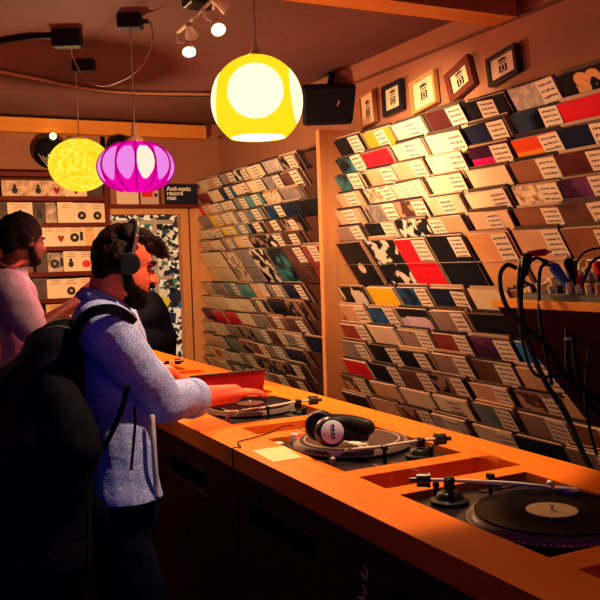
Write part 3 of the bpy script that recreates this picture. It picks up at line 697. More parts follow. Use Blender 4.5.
# records behind the front ones: the nearest as things, the rest as one mass
tones = ['tan', 'cream', 'brown', 'taupe', 'darkbrown', 'grey', 'salmon', 'black', 'redbrown', 'navy']
n_ind = max(0, 298-fronts)
near = sorted(backs, key=lambda b: proj((XT, b[0], b[1]))[2])
rest = MB(); done = 0
for b in near:
    y, z, ri, ci = b; nb = rr.randint(2, 4) if ci != 106 else 4
    for j in range(nb):
        off = .0105+j*.0062; dy = rr.uniform(-.010, .010)-.002*j
        if j == 0 and done < n_ind and ci < 100:
            key = rr.choice(tones)
            place_sleeve(y+dy, z-.004, key, f'{A[key][1]} sleeve behind front one, {ORD[ri]} row, {ORC[ci]} pocket from post', 'records in the nearer wall rack', back=off, jig=.0, edge=EDGEC if rr.random() < .6 else EDGED); done += 1
            continue
        c_ = Vector((XT, y+dy, z))+BACK*off-UPV*(SH/2-rr.uniform(0, .014))
        rest.box(c_, (.0042, .266, SH-.004), Matrix.Rotation(-ALPHA, 3, 'Y'), mi=rr.choice([0, 1, 1, 2, 3, 3]))
o = rest.build('record_sleeve', [EDGEC, EDGED, mat('mass_tan', (.45, .25, .15), .6), mat('mass_dark', (.035, .025, .03), .4)]); tag(o, 'tightly packed record sleeves behind the front ones in both racks', 'records', kind='stuff')

# ------------------------------------------------------------------ framed prints on the right wall
INK = mat('black_ink', (.015, .012, .012), .6); PRINT = mat('cream_print', (.86, .62, .38), .6)
frames = [([(362.5, 96), (373.7, 89.5), (376.5, 121.5), (359.7, 130)], 'framewood', 0.010, 'leftmost small framed crown print, thin wooden frame beside the black speaker'),
          ([(381.8, 87.7), (401.7, 78.3), (404, 108.7), (385.3, 117.5)], 'frameblack', 0.028, 'framed crown print in black frame, second from left on the wall'),
          ([(410.5, 83), (434.3, 69), (438.5, 101.7), (413.8, 116)], 'framegold', 0.018, 'larger framed crown print in light wood frame, middle of the five'),
          ([(445.3, 76), (468, 54), (476.8, 82.7), (452, 104)], 'framebrown', 0.034, 'crooked framed crown print in wide red brown frame'),
          ([(485.3, 60), (516, 43.5), (520, 70.7), (492, 88)], 'framedark', 0.022, 'rightmost framed crown print in dark brown frame')]
FC = dict(framewood=(.50, .22, .08), frameblack=(.015, .012, .02), framegold=(.58, .27, .09), framebrown=(.14, .03, .022), framedark=(.04, .02, .018))
XPIC = 2.725
for qpx, fm, fw, lab in frames:
    q = [on(x, y, 0, XPIC) for x, y in qpx]; c = sum(q, Vector())/4
    ux = ((q[1]-q[0])+(q[2]-q[3])).normalized(); vv = ((q[0]-q[3])+(q[1]-q[2]))
    W = ((q[1]-q[0]).length+(q[2]-q[3]).length)/2; Hh = vv.length/2
    ux.x = 0; ux.normalize(); vz = Vector((-1, 0, 0)).cross(ux) ; vz = vz if vz.z > 0 else -vz
    n_ = Vector((-1, 0, 0)); R_ = Matrix((ux, vz, n_)).transposed()
    t = empty('picture_frame', c, lab, 'picture')
    mb = MB()
    for s in (-1, 1):
        mb.rbox(R_ @ Vector((s*(W/2-fw/2), 0, 0)), (fw, Hh, .03), .003, R_)
        mb.rbox(R_ @ Vector((0, s*(Hh/2-fw/2), 0)), (W-2*fw+.002, fw, .028), .003, R_)
    mb.build('frame', mat(fm, FC[fm], .35), t)
    MB().box(R_ @ Vector((0, 0, -.002)), (W-fw, Hh-fw, .006), R_).build('print', PRINT, t)
    mb = MB(); k = Hh*.9; ww = W*.26
    mb.poly([R_ @ Vector((x*ww, (y+.20)*k, .0016)) for x, y in ((-.5, 0), (.5, 0), (.6, .10), (.3, .05), (.2, .13), (0, .06), (-.05, .17), (-.2, .06), (-.5, .11))], R_ @ Vector((0, 0, .0006)))
    mb.box(R_ @ Vector((0, .155*k, .0016)), (ww*1.0, .022*k, .0012), R_).box(R_ @ Vector((0, .115*k, .0016)), (ww*.8, .022*k, .0012), R_)
    for s in (-1, 1):
        mb.box(R_ @ Vector((s*ww*.38, -.08*k, .0016)), (ww*.22, .27*k, .0012), R_); mb.box(R_ @ Vector((0, -.08*k+s*.115*k, .0016)), (ww*.95, .035*k, .0012), R_)
    mb.box(R_ @ Vector((0, -.08*k, .0016)), (ww*.28, .14*k, .0012), R_)
    mb.box(R_ @ Vector((0, -.28*k, .0016)), (ww*.5, .012*k, .0012), R_)
    mb.build('crown_print', INK, t)

# ------------------------------------------------------------------ speaker near the ceiling
sp = empty('loudspeaker', P(330, 104, 5.45), 'black box loudspeaker hung near the ceiling behind the yellow globe lamp', 'speaker')
Rs = Matrix.Rotation(math.radians(-28), 3, 'Z') @ Matrix.Rotation(math.radians(14), 3, 'X')
part(MB().rbox(sp.location, (.36, .24, .25), .02, Rs), 'cabinet', mat('speaker_black', (.012, .014, .022), .7), sp)
part(MB().rbox(sp.location+Rs @ Vector((0, -.122, 0)), (.32, .012, .21), .005, Rs), 'grille', mat('grille_black', (.008, .009, .014), .9, bump=.3, bscale=300), sp)
part(MB().box(sp.location+Rs @ Vector((.05, -.130, .01)), (.006, .003, .035), Rs @ Matrix.Rotation(.4, 3, 'Y')), 'badge', CHROME, sp)  # pale sliver modelled in place of a glare streak on the speaker
part(MB().cyl(sp.location+Vector((.0, .0, .10)), Vector((sp.location.x+.05, sp.location.y+.05, CZ)), .02), 'bracket', BLACKM, sp)

# ================================================================== PENDANT LAMPS
YSH = mat('yellow_shade', (.001, .0006, .0), .5, spec=0, emit=(1.0, .60, .010), es=1.3)
YSW = mat('shade_window', (1, .95, .7), .4, emit=(1.0, .93, .48), es=1.5)
def ceil_cord(lamp, p, top, name='cord'):
    part(MB().tube([p, p.lerp(top, .5), top], .004, seg=6, sub=2), name, mat('cord_brown', (.45, .30, .22), .6), lamp)
# globe
R0 = .185
def inwin(v):                                            # open discs of the shade and its open bottom
    return v.z < -.80
g = empty('pendant_lamp', GLOBE, 'large yellow globe pendant lamp with round white windows above counter', 'lamp')
toC = (CAM-GLOBE).normalized(); toC.z = 0; toC.normalize()
w1 = (toC+Vector((-.06, -.05, .10))).normalized()
axes = [Matrix.Rotation(a, 3, 'Z') @ w1 for a in (0, math.radians(83), math.radians(180), math.radians(-94))]
mb = MB(); bmesh.ops.create_uvsphere(mb.bm, u_segments=72, v_segments=48, radius=R0)
cosw = math.cos(math.radians(35))
bmesh.ops.delete(mb.bm, geom=[f for f in mb.bm.faces if f.calc_center_median().normalized().z < -.80], context='FACES')
for f in mb.bm.faces: f.material_index = 0
mb.build('shade', YSH, g, smooth=True)
for a_ in axes:
    prof = [(R0*1.004*math.sin(t), R0*1.004*math.cos(t)) for t in [math.radians(36)*k/12 for k in range(13)]]
    MB().lathe(prof, (0, 0, 0), 40, axis_rot(a_)).build('shade_window', YSW, g, smooth=True)
MB().lathe([(0, -.125), (.108, -.125), (.113, -.128), (.113, -.142), (0, -.142)], (0, 0, 0), 40).build('diffuser', YSW, g)
MB().lathe([(.0, .225), (.012, .225), (.015, .215), (.020, .195), (.045, .180), (.045, .174), (0, .174)], (0, 0, 0), 24).build('lamp_holder', mat('tan_plastic', (.7, .42, .22), .4), g, smooth='auto')
ceil_cord(g, GLOBE+Vector((0, 0, .22)), Vector((GLOBE.x, GLOBE.y, 2.62)))
# magenta ribbed lamp
MSH = mat('magenta_shade', (.0005, .0, .0003), .9, emit=(1.0, .0, .46), es=.90, spec=0)
MRB = mat('magenta_rib', (.01, .0, .004), .25, spec=0, emit=(.55, .0, .20), es=.75)
MWH = mat('pink_white_glow', (.0005, .0003, .0005), .9, emit=(.86, .25, .80), es=1.0, spec=0); MWC = mat('white_glow', (.0005, .0005, .0004), .9, emit=(1.0, .80, .62), es=1.1, spec=0)
g = empty('pendant_lamp', MAG, 'magenta pumpkin shaped pendant lamp with dark ribs', 'lamp')
RX, RZ_ = .185, .122
def prof_m(k=1.0): return [(max(RX*k*math.cos(t)**.85, 0.0) if abs(t) < 1.56 else 0, RZ_*k*math.sin(t)) for t in [-PI/2+PI*i/24 for i in range(25)]]
MB().lathe(prof_m(), (0, 0, 0), 64).build('shade', MSH, g, smooth=True)
aC = math.atan2(-MAG.y, -MAG.x)
for k in range(12):
    a_ = 2*PI*k/12+aC
    pts = [(RX*1.01*math.cos(t)**.85*math.cos(a_), RX*1.01*math.cos(t)**.85*math.sin(a_), RZ_*1.01*math.sin(t)) for t in [-1.2+2.4*i/16 for i in range(17)]]
    MB().tube(pts, .0055, seg=6, sub=1).build('rib', MRB, g, smooth=True)
for k, wd in [(q_, .235) for q_ in range(-6, 6)]:
    a0 = aC+.262+k*.5236
    mb = MB(); vs = []
    for i in range(13):
        t = -.62+1.42*i/12; row = []
        for j in range(9):
            wv_ = wd*(1-.8*abs((i-6.5)/6.6)**2.5); a_ = a0+wv_*(j/4-1)
            rr_ = RX*1.004*math.cos(t)**.85; row.append(mb.bm.verts.new((rr_*math.cos(a_), rr_*math.sin(a_), RZ_*1.004*math.sin(t))))
        vs.append(row)
    for i in range(12):
        for j in range(8): mb.bm.faces.new((vs[i][j], vs[i][j+1], vs[i+1][j+1], vs[i+1][j]))
    mb.build('pale_panel', MWC if k == 0 else MWH, g, smooth=True)
MB().lathe([(0, .215), (.010, .215), (.014, .19), (.018, .16), (.05, .128), (.05, .112), (0, .112)], (0, 0, 0), 24).build('lamp_holder', MATS['tan_plastic'], g, smooth='auto')
mtop = on(131, 24, 2, CZ-.10)
ceil_cord(g, MAG+Vector((0, 0, .21)), Vector((MAG.x, MAG.y, CZ-.06)))
# yellow speckled lamp
m = mat('speckled_yellow', (.0005, .0003, .0), .5, spec=0, emit=(1, .8, .02), es=1.1)
nt = m.node_tree; b = nt.nodes['Principled BSDF']; tc = nt.nodes.new('ShaderNodeTexCoord'); n = nt.nodes.new('ShaderNodeTexNoise'); n.inputs['Scale'].default_value = 38; n.inputs['Detail'].default_value = 6
r = nt.nodes.new('ShaderNodeValToRGB'); r.color_ramp.elements[0].position = .38; r.color_ramp.elements[1].position = .68
r.color_ramp.elements[0].color = (1.0, .60, .003, 1); r.color_ramp.elements[1].color = (1.0, .90, .08, 1)
nt.links.new(tc.outputs['Object'], n.inputs['Vector']); nt.links.new(n.outputs[0], r.inputs[0]); nt.links.new(r.outputs[0], b.inputs['Emission Color'])
g = empty('pendant_lamp', YEL, 'speckled yellow oval pendant lamp at the back left', 'lamp')
MB().lathe([(.188*math.cos(t), .160*math.sin(t)) if abs(t) < 1.57 else (0, .160*math.sin(t)) for t in [-PI/2+PI*i/28 for i in range(29)]], (0, 0, 0), 56).build('shade', m, g, smooth=True)
MB().lathe([(0, .172), (.07, .168), (.075, .156), (.07, .147), (0, .147)], (0, 0, 0), 28).build('shade_ring', mat('dim_ring', (.5, .3, .12), .5), g)
ceil_cord(g, YEL+Vector((0, 0, .17)), Vector((YEL.x, YEL.y, CZ-.02)))
# lamp adapters on the ceiling with looping leads
def adapter(px, py, w_, lab, h=.07):
    p = on(px, py, 2, CZ-h/2-.001)
    o = MB().rbox((0, 0, 0), (w_, .07, h), .01).build('lamp_adapter', BLACKM, loc=p); o.rotation_euler = (0, 0, -YAW); tag(o, lab, 'adapter'); return p
adM = Vector((MAG.x, MAG.y, CZ-.036)); o = MB().rbox((0, 0, 0), (.12, .08, .07), .01).cyl((.06, 0, 0), (.09, 0, 0), .012).build('lamp_adapter', BLACKM, loc=adM); o.rotation_euler = (0, 0, -YAW); tag(o, 'black ceiling adapter above the magenta lamp', 'adapter')
a1 = adapter(67, 39, .15, 'long black ceiling adapter at upper left', .09)
adY = adapter(84, 66, .13, 'black ceiling adapter above the yellow lamp')
pts = [adM+Vector((.085, -.04, .0)), on(151, 24, 2, 2.70), on(152, 44, 2, 2.60), on(136, 72, 2, 2.48), on(104, 86, 2, 2.48), on(84, 76, 2, 2.60), on(74, 60, 2, 2.68), on(70, 46, 2, 2.70)]
o = MB().tube(pts, .004, seg=6).build('lamp_lead', MATS['cord_brown'], smooth=True); tag(o, 'thin looping lead hung between the two ceiling adapters', 'cable')
pts = [on(70, 42, 2, CZ-.06), on(60, 36, 2, CZ-.01), on(30, 36, 2, CZ-.01), on(-5, 42, 2, CZ-.01)]
o = MB().tube(pts, .02, seg=8).build('ceiling_track', BLACKM, smooth=True); tag(o, 'black lighting track running off left along the ceiling', 'track')
pts = [on(-6, 71, 2, CZ-.02), on(40, 80, 2, CZ-.02), on(90, 90, 2, CZ-.02), on(140, 94, 2, CZ-.02), on(215, 95, 2, CZ-.02), on(330, 92, 2, CZ-.02)]
o = MB().tube(pts, .012, seg=8).build('ceiling_cable', BLACKM, smooth=True); tag(o, 'thick dark cable pinned across the ceiling above the lamps', 'cable')
o = MB().tube([p+Vector((-.02, -.03, .0)) for p in pts[:5]], .012, seg=8).build('ceiling_conduit', mat('tan_conduit', (.36, .17, .09), .5), smooth=True); tag(o, 'tan conduit strip beside the ceiling cable', 'conduit')

# ------------------------------------------------------------------ track spotlights
tl = empty('track_light', on(200, 12, 2, CZ), 'ceiling track light with four small spot heads, two lit', 'light')
pA_, pB_ = on(178, 33, 2, CZ-.11), on(216, -4, 2, CZ-.11)
part(MB().cyl(pA_, pB_, .008), 'track_bar', CHROME, tl, smooth=True)
mid = pA_.lerp(pB_, .62); part(MB().rbox((mid.x, mid.y, CZ-.045), (.13, .13, .09), .01), 'ceiling_box', BLACKM, tl)
HOT = mat('lit_bulb', (1, .9, .7), .3, emit=(1.0, .78, .42), es=14)
targets = [(188.5, 49, pA_, True, Vector((1.1, 2.75, 1.0))), (191, 32, pA_.lerp(pB_, .32), False, Vector((2.4, 5.4, 1.5))), (217.5, 27, pA_.lerp(pB_, .72), True, Vector((1.20, 1.95, 1.0))), (223, 5, pA_.lerp(pB_, .93), False, Vector((2.5, 3.2, 1.9)))]
HD = []
for px, py, root, lit, tgt in targets:
    dd = (root-CAM).dot(_f); p = P(px, py, dd-.02); HD.append(p)
    dirv = (tgt-p).normalized()
    hd = part(MB().lathe([(0, -.05), (.016, -.05), (.020, -.02), (.032, .018), (.032, .022), (.028, .020), (0, .010)], p, 24, axis_rot(dirv)), 'spot_head', CHROME, tl, smooth='auto')
    subpart(MB().tube([root, root+Vector((0, 0, -.04)), p-dirv*.045], .006, seg=8), 'spot_arm', CHROME, tl, hd, smooth=True)
    if lit: subpart(MB().ball(p+dirv*.024, (.021, .021, .021)), 'bulb', HOT, tl, hd, smooth=True)
    else: subpart(MB().ball(p+dirv*.012, .015), 'bulb', mat('unlit_bulb', (.2, .15, .1), .2), tl, hd, smooth=True)
    if lit: spot('spot_head_light', p+dirv*.055, tgt, (1.0, .56, .24), 110, 38, .02, .35)
spot('spot_head_light', HD[3]+Vector((.06, .0, -.03)), (2.5, 3.72, 1.98), (1.0, .66, .34), 300, 64, .02, 1.0)
spot('spot_head_light', HD[1]+Vector((.05, .05, -.03)), (2.55, 6.0, 1.4), (1.0, .72, .45), 60, 60, .02, .9)

cf = empty('ceiling_spotlight', Vector((FIX.x, FIX.y, CZ)), 'single ceiling spotlight above the middle turntable aimed down at counter', 'light')
dF = (Vector((1.0, 2.3, 1.0))-FIX).normalized()
part(MB().cyl(Vector((FIX.x, FIX.y, CZ)), Vector((FIX.x, FIX.y, CZ-.03)), .05).cyl(Vector((FIX.x, FIX.y, CZ-.02)), FIX-dF*.06, .008), 'mount', CHROME, cf)
part(MB().lathe([(0, -.08), (.03, -.08), (.045, -.01), (.045, .0), (.038, -.006), (0, -.03)], FIX, 24, axis_rot(dF)), 'spot_head', CHROME, cf, smooth='auto')

# ================================================================== BACK LEFT SINGLES SHELVES
YS = YB-.17
bc = empty('singles_shelf', (.95, YB-.09, 0), 'dark red wall shelving holding singles, left of the stickered door', 'shelf')
xl, xr = .35, on(106, 220, 1, YS).x
shelf_z = [on(60, y, 1, YS).z for y in (174.5, 198.5, 225, 248.5, 274, 300.5, 326)]
shelf_z = [z for z in shelf_z]
for z in shelf_z:
    part(MB().rbox(((xl+xr)/2, YB-.085, z-.0), (xr-xl, .17, .036), .002), 'shelf_board', SHELF, bc)
part(MB().box(((xl+xr)/2, YB-.008, .95), (xr-xl, .012, 2.0)), 'back_board', mat('shelf_back', (.28, .10, .06), .7), bc)
for x_ in (xr+.015, xl-.015): part(MB().rbox((x_, YB-.085, 1.12), (.03, .17, 2.24), .003), 'side_board', SHELF, bc)
part(MB().rbox(((xl+xr)/2, YB-.085, .25), (xr-xl, .16, .5), .003), 'base_box', PANEL, bc)
S7 = [mat('single_'+n, c, .5, col2=c2, nscale=ns) for n, c, c2, ns in (('cream', (.96, .70, .46), (.92, .64, .40), 9), ('tan', (.90, .60, .38), (.40, .22, .13), 24), ('zebra', (.80, .58, .40), (.05, .03, .03), 16), ('dark', (.06, .035, .03), (.12, .07, .05), 12), ('orange', (.88, .50, .22), (.80, .42, .16), 10))]
INKB = SC[0]; INKR = SC[10]
words = ['cream', 'tan printed', 'black and cream patterned', 'dark', 'orange cream']
rows7 = [(1, [.0]*0, .13)]
rb = random.Random(5)
prints = ['plain', 'black disc', 'red heart', 'black label', 'red patch', 'small figure']
layout = [  # shelf index, list of (px0, px1, material, print)
    (1, [(3, 29, 1, 5), (29, 50, 1, 5), (50, 66, 1, 2), (66, 88, 0, 2), (88, 104, 3, 0)]),
    (2, [(-2, 8, 3, 0), (8, 33, 0, 5), (33, 46, 3, 5), (46, 57, 2, 0), (58, 74, 0, 0), (74, 90, 0, 1), (90, 105, 0, 1)]),
    (3, [(-4, 6, 1, 0), (26, 42, 0, 0), (42, 54, 0, 0), (54, 66, 0, 2), (66, 84, 0, 3), (84, 94, 4, 0), (94, 105, 0, 5)]),
    (4, [(34, 46, 3, 0), (46, 62, 2, 3), (62, 76, 0, 5), (76, 93, 0, 4), (93, 105, 0, 0)]),
    (5, [(30, 44, 3, 0), (44, 60, 0, 0), (60, 76, 0, 1), (76, 92, 0, 4), (92, 105, 1, 5)]),
    (6, [(42, 58, 4, 0), (58, 74, 0, 1), (74, 90, 0, 5), (90, 105, 0, 0)])]
for si, items in layout:
    zb = shelf_z[si]+.018
    for k, (x0, x1, mi, pi_) in enumerate(items):
        a = on(x0, 220, 1, YS+.03).x; b = on(x1, 220, 1, YS+.03).x; W = b-a; Hh = .162+rb.uniform(-.010, .004) if si > 1 else .125
        o = MB().box((0, 0, Hh/2), (W, .008, Hh)).build('single_sleeve', S7[mi]); o.location = ((a+b)/2, YS+.03, zb); o.rotation_euler = (-.05, 0, 0)
        tag(o, f'{words[mi]} single sleeve{", "+prints[pi_]+" print," if pi_ else ""} {ORC[k]} on {["", "top", "second", "third", "fourth", "fifth", "sixth"][si]} shelf, back left', 'record', 'singles on the back shelves')
        c = Vector((0, -.006, Hh*.36)); Rx = Matrix.Rotation(PI/2, 3, 'X')
        if pi_ == 1: MB().lathe([(0, 0), (.034, 0), (.034, .002), (0, .002)], c, 20, Rx).build('disc_print', INKB, o); MB().lathe([(0, 0), (.012, 0), (.012, .003), (0, .003)], c, 16, Rx).build('disc_centre', mat('disc_tan', (.6, .3, .15), .5), o)
        if pi_ == 2: MB().poly([c+Vector((x*.028, 0, y*.03)) for x, y in ((0, -1), (.9, .2), (.75, .85), (.3, .9), (0, .55), (-.3, .9), (-.75, .85), (-.9, .2))], (0, -.002, 0)).build('heart_print', mat('heart_dark_red', (.28, .02, .02), .5), o)
        if pi_ == 3: MB().lathe([(.011, 0), (.036, 0), (.036, .002), (.011, .002), (.011, 0)], c+Vector((-.01, 0, .01)), 20, Rx).box(c+Vector((.045, -.001, .02)), (.025, .002, .07)).build('black_print', INKB, o)
        if pi_ == 4: MB().ball(c, (.036, .002, .030)).build('red_print', INKR, o)
        if pi_ == 5: MB().ball(c, (.022, .002, .026)).ball(c+Vector((.0, 0, .034)), (.013, .002, .014)).build('figure_print', INKB, o)
        if mi in (0, 4):
            mb = MB()
            for q_ in range(3): mb.box((W*.02, -.0055, Hh*(.92-.09*q_)), (W*rb.uniform(.4, .75), .001, .004))
            mb.build('title_lines', mat('ink_brown', (.30, .14, .08), .6), o)
# black glossy ornaments above the shelving and a small bright bulb
for px, py, rad, lab in ((50, 152, .14, 'black glossy ribbed round ornament on back wall, left of yellow lamp'), (119, 147, .11, 'black glossy round ornament on back wall, peeking above the magenta lamp')):
    p = on(px, py, 1, YB-.10)
    o = MB().ball((0, 0, 0), (rad, .09, rad*.95)).build('wall_ornament', BLACKG, loc=p, smooth=True); tag(o, lab, 'ornament')
    mb = MB()
    for k in range(5):
        x0 = -.10+k*.022
        mb.tube([(x0, -.045, -.01), (x0+.012, -.075, -.05), (x0+.05, -.07, -.10), (x0+.08, -.04, -.135)], .003, seg=6)
    mb.build('pale_rib', mat('pale_gloss', (.75, .6, .5), .3), o, smooth=True)  # pale curved streaks over the lower front of the ornament
    MB().cyl((0, .05, 0), (0, .10, 0), .03).build('wall_mount', BLACKM, o)
bp_ = on(53, 136, 1, YB-.16)
bl = empty('wall_spotlight', bp_, 'tiny bright bulb above the black ornament at back left', 'light')
part(MB().ball(bp_, .026), 'bulb', mat('warm_bulb', (1, .8, .4), .3, emit=(1.0, .62, .22), es=9), bl, smooth=True)
part(MB().cyl(bp_+Vector((0, .02, .01)), bp_+Vector((0, .16, .03)), .008), 'bulb_arm', BLACKM, bl)

# ================================================================== WALL CONSOLE WITH MIXER AND CABLES
cz = 1.345; cx = 1.95
yl = on(492, 298, 0, cx).y; yr = 1.25
con = empty('mixer_shelf', (2.2, (yl+yr)/2, cz-.5), 'dark wedge shaped shelf with orange edge jutting from the record wall at right', 'shelf')
def prism(prof, y0, y1):
    mb = MB(); a = [mb.bm.verts.new((x, y0, z)) for x, z in prof]; b = [mb.bm.verts.new((x, y1, z)) for x, z in prof]
    mb.bm.faces.new(a); mb.bm.faces.new(b[::-1]); n = len(prof)
    for i in range(n): mb.bm.faces.new((a[i], a[(i+1) % n], b[(i+1) % n], b[i]))
    return mb
ztop = on(500, 300, 0, cx).z
part(prism([(cx+.012, ztop-.025), (2.48, ztop-.025), (2.48, ztop-.50), (2.40, ztop-.50)], yr, yl-.012), 'wedge_body', mat('maroon_panel', (.050, .012, .014), .5), con)
part(MB().rbox(((cx+2.49)/2, (yl+yr)/2, ztop-.0125), (2.49-cx, yl-yr, .028), .003), 'shelf_top', wood('edge_orange', (.80, .36, .05), (.90, .44, .07), .45, (1, .2, 1), 6), con)
mx = empty('mixer', (2.16, (yl+yr)/2-.05, ztop+.001), 'grey patch mixer with rows of knobs on the wedge shelf', 'mixer')
ymx = mx.location.y; Lm = yl-yr-.10
part(prism([(2.0, ztop+.002), (2.0, ztop+.014), (2.30, ztop+.105), (2.33, ztop+.105), (2.33, ztop+.002)], ymx-Lm/2, ymx+Lm/2), 'case', mat('mixer_grey', (.16, .16, .13), .45), mx)
part(MB().rbox((2.315, ymx, ztop+.118), (.02, Lm, .026), .004), 'rear_rail', GREYM, mx)
rk = random.Random(2)
nk = 0
yy = yl-.12
while yy > yl-.62:
    for xx in (2.04, 2.09, 2.14, 2.20, 2.26):
        if rk.random() < .15: continue
        mtl = rk.choice(['tan', 'tan', 'tan', 'red', 'cream', 'cream', 'black']); nk += 1
        if nk > 60: break
        part(MB().cyl((xx, yy, ztop+.010+(xx-2.0)*.303), (xx-.010, yy, ztop+.016+(xx-2.0)*.303+rk.uniform(.018, .034)), .011, .009, seg=12), 'knob', mat('knob_'+mtl, dict(tan=(.72, .42, .18), red=(.6, .02, .03), cream=(.85, .7, .45), black=(.02, .02, .02))[mtl], .4), mx, smooth='auto')
    yy -= .042
for i_, (xx, yy) in enumerate([(2.05, yl-.075), (2.05, yl-.105), (2.10, yl-.075), (2.10, yl-.105), (2.16, yl-.08), (2.22, yl-.09), (2.22, yl-.13)]):
    part(MB().rbox((xx, yy, ztop+.018+(xx-2.0)*.303), (.036, .022, .014), .002, Matrix.Rotation(-.294, 3, 'Y')), 'button', [mat('button_cream', (.82, .66, .42), .5), mat('button_green', (.30, .33, .18), .5)][i_ % 3 == 2], mx)
RPL = mat('red_plug', (.70, .015, .025), .35); BPL = mat('blue_plug', (.04, .14, .38), .25)
def cable(lab, pts, r=.006, plug=None, plug2=None):
    pts = [P(x, y, d) for x, y, d in pts]
    t = empty('audio_cable', pts[0], lab, 'cable')
    part(MB().tube(pts, r, seg=8), 'lead', RUBBER, t, smooth=True)
    for pl, a, b in ((plug, pts[0], pts[1]),):
        if pl:
            m, L, rad = pl; d = (a-b).normalized()
            pg = part(MB().cyl(a-d*.01, a+d*L, rad*.75, rad, seg=16).ball(a+d*L, rad), 'plug', m, t, smooth='auto')
            subpart(MB().cyl(a+d*L, a+d*(L+.03), .005), 'plug_pin', CHROME, t, pg)
    return t
cable('black cable looping left from the mixer and down across the racks', [(516, 268, 2.85), (507, 265, 2.83), (500, 275, 2.80), (502, 294, 2.78), (510, 312, 2.78), (526, 327, 2.78), (547, 346, 2.78), (566, 376, 2.78), (605, 405, 2.78)], .008)
cable('black cable with red plug lying highest on the mixer', [(532, 253.5, 2.86), (527, 254, 2.85), (521, 263, 2.83), (518, 285, 2.80), (520, 315, 2.78), (523, 343, 2.78), (533, 372, 2.78), (549, 377, 2.78), (566, 372, 2.80), (604, 360, 2.85)], .0055, (RPL, .055, .013))
cable('thick black cable falling from mixer to the counter at far right', [(524, 272, 2.82), (521, 288, 2.80), (521, 310, 2.78), (529, 345, 2.78), (546, 383, 2.76), (565, 413, 2.74), (584, 455, 2.70), (604, 492, 2.66)], .009, (BLACKM, .05, .02))
cable('black cable arched over the blue plug', [(548, 263, 2.84), (541, 268, 2.82), (539, 285, 2.80), (540, 320, 2.78), (545, 350, 2.78), (552, 385, 2.78)], .006)
cable('black cable with fat blue plug on the mixer', [(566, 284, 2.80), (571, 291, 2.79), (569, 315, 2.78), (567, 345, 2.78), (572, 380, 2.78), (604, 420, 2.80)], .009, (BPL, .065, .019))
cable('black cable with dark plug beside the blue one', [(572, 277, 2.82), (575, 290, 2.80), (573, 330, 2.79), (577, 370, 2.79), (590, 400, 2.80)], .007, (BLACKM, .055, .017))
cable('black cable with red plug right of the blue plug', [(577, 278, 2.82), (581, 285, 2.80), (586, 275, 2.80), (592, 262, 2.81), (606, 254, 2.82)], .005, (RPL, .05, .013))
cable('thin black arch rising at right frame edge above the mixer', [(575, 272, 2.84), (578, 260, 2.83), (587, 251, 2.82), (606, 247, 2.82)], .004)
cable('black lead hanging lowest at right with a curl near the records', [(604, 300, 2.80), (590, 345, 2.78), (585, 395, 2.76), (590, 430, 2.75), (597, 455, 2.75)], .005)
cable('short black double arch with dark bundle left on the mixer', [(545, 262, 2.86), (536, 258, 2.85), (527, 266, 2.84), (523, 280, 2.83), (533, 286, 2.83)], .006, (BLACKM, .03, .012))
cable('red plug cable at far right end of the mixer', [(603, 278, 2.83), (606, 284, 2.82), (612, 290, 2.8)], .006, (RPL, .05, .014))
p = P(568, 339, 2.765); o = MB().box((0, 0, 0), (.018, .004, .008), Matrix.Rotation(-YAW, 3, 'Z')).build('cable_tie', mat('white_tie', (.85, .8, .75), .4), loc=p); tag(o, 'small white tie on the hanging black cables', 'tie')

# ================================================================== PEOPLE
def skin(name, c): return mat(name, c, .45, col2=tuple(x*.86 for x in c), nscale=14)
def cloth(name, c1, c2, scale, rough=.85):
    m = bpy.data.materials.new(name); m.use_nodes = True; nt = m.node_tree; b = nt.nodes['Principled BSDF']; N = nt.nodes.new
    b.inputs['Roughness'].default_value = rough; b.inputs['Specular IOR Level'].default_value = .1
    tc = N('ShaderNodeTexCoord'); v = N('ShaderNodeTexVoronoi'); v.inputs['Scale'].default_value = scale
    r = N('ShaderNodeValToRGB'); r.color_ramp.elements[0].position = .22; r.color_ramp.elements[1].position = .48
    r.color_ramp.elements[0].color = (*c2, 1); r.color_ramp.elements[1].color = (*c1, 1)
    nt.links.new(tc.outputs['Object'], v.inputs['Vector']); nt.links.new(v.outputs[0], r.inputs[0]); nt.links.new(r.outputs[0], b.inputs['Base Color'])
    n = N('ShaderNodeTexNoise'); n.inputs['Scale'].default_value = 12; n.inputs['Detail'].default_value = 4
    bp = N('ShaderNodeBump'); bp.inputs['Strength'].default_value = .5; bp.inputs['Distance'].default_value = .02
    nt.links.new(tc.outputs['Object'], n.inputs['Vector']); nt.links.new(n.outputs[0], bp.inputs['Height']); nt.links.new(bp.outputs[0], b.inputs['Normal'])
    MATS[name] = m; return m
def crease(amp, s1=9, s2=22):
    return lambda co: amp*noise.noise(co*s1)+amp*.5*noise.noise(co*s2+Vector((3, 1, 7)))

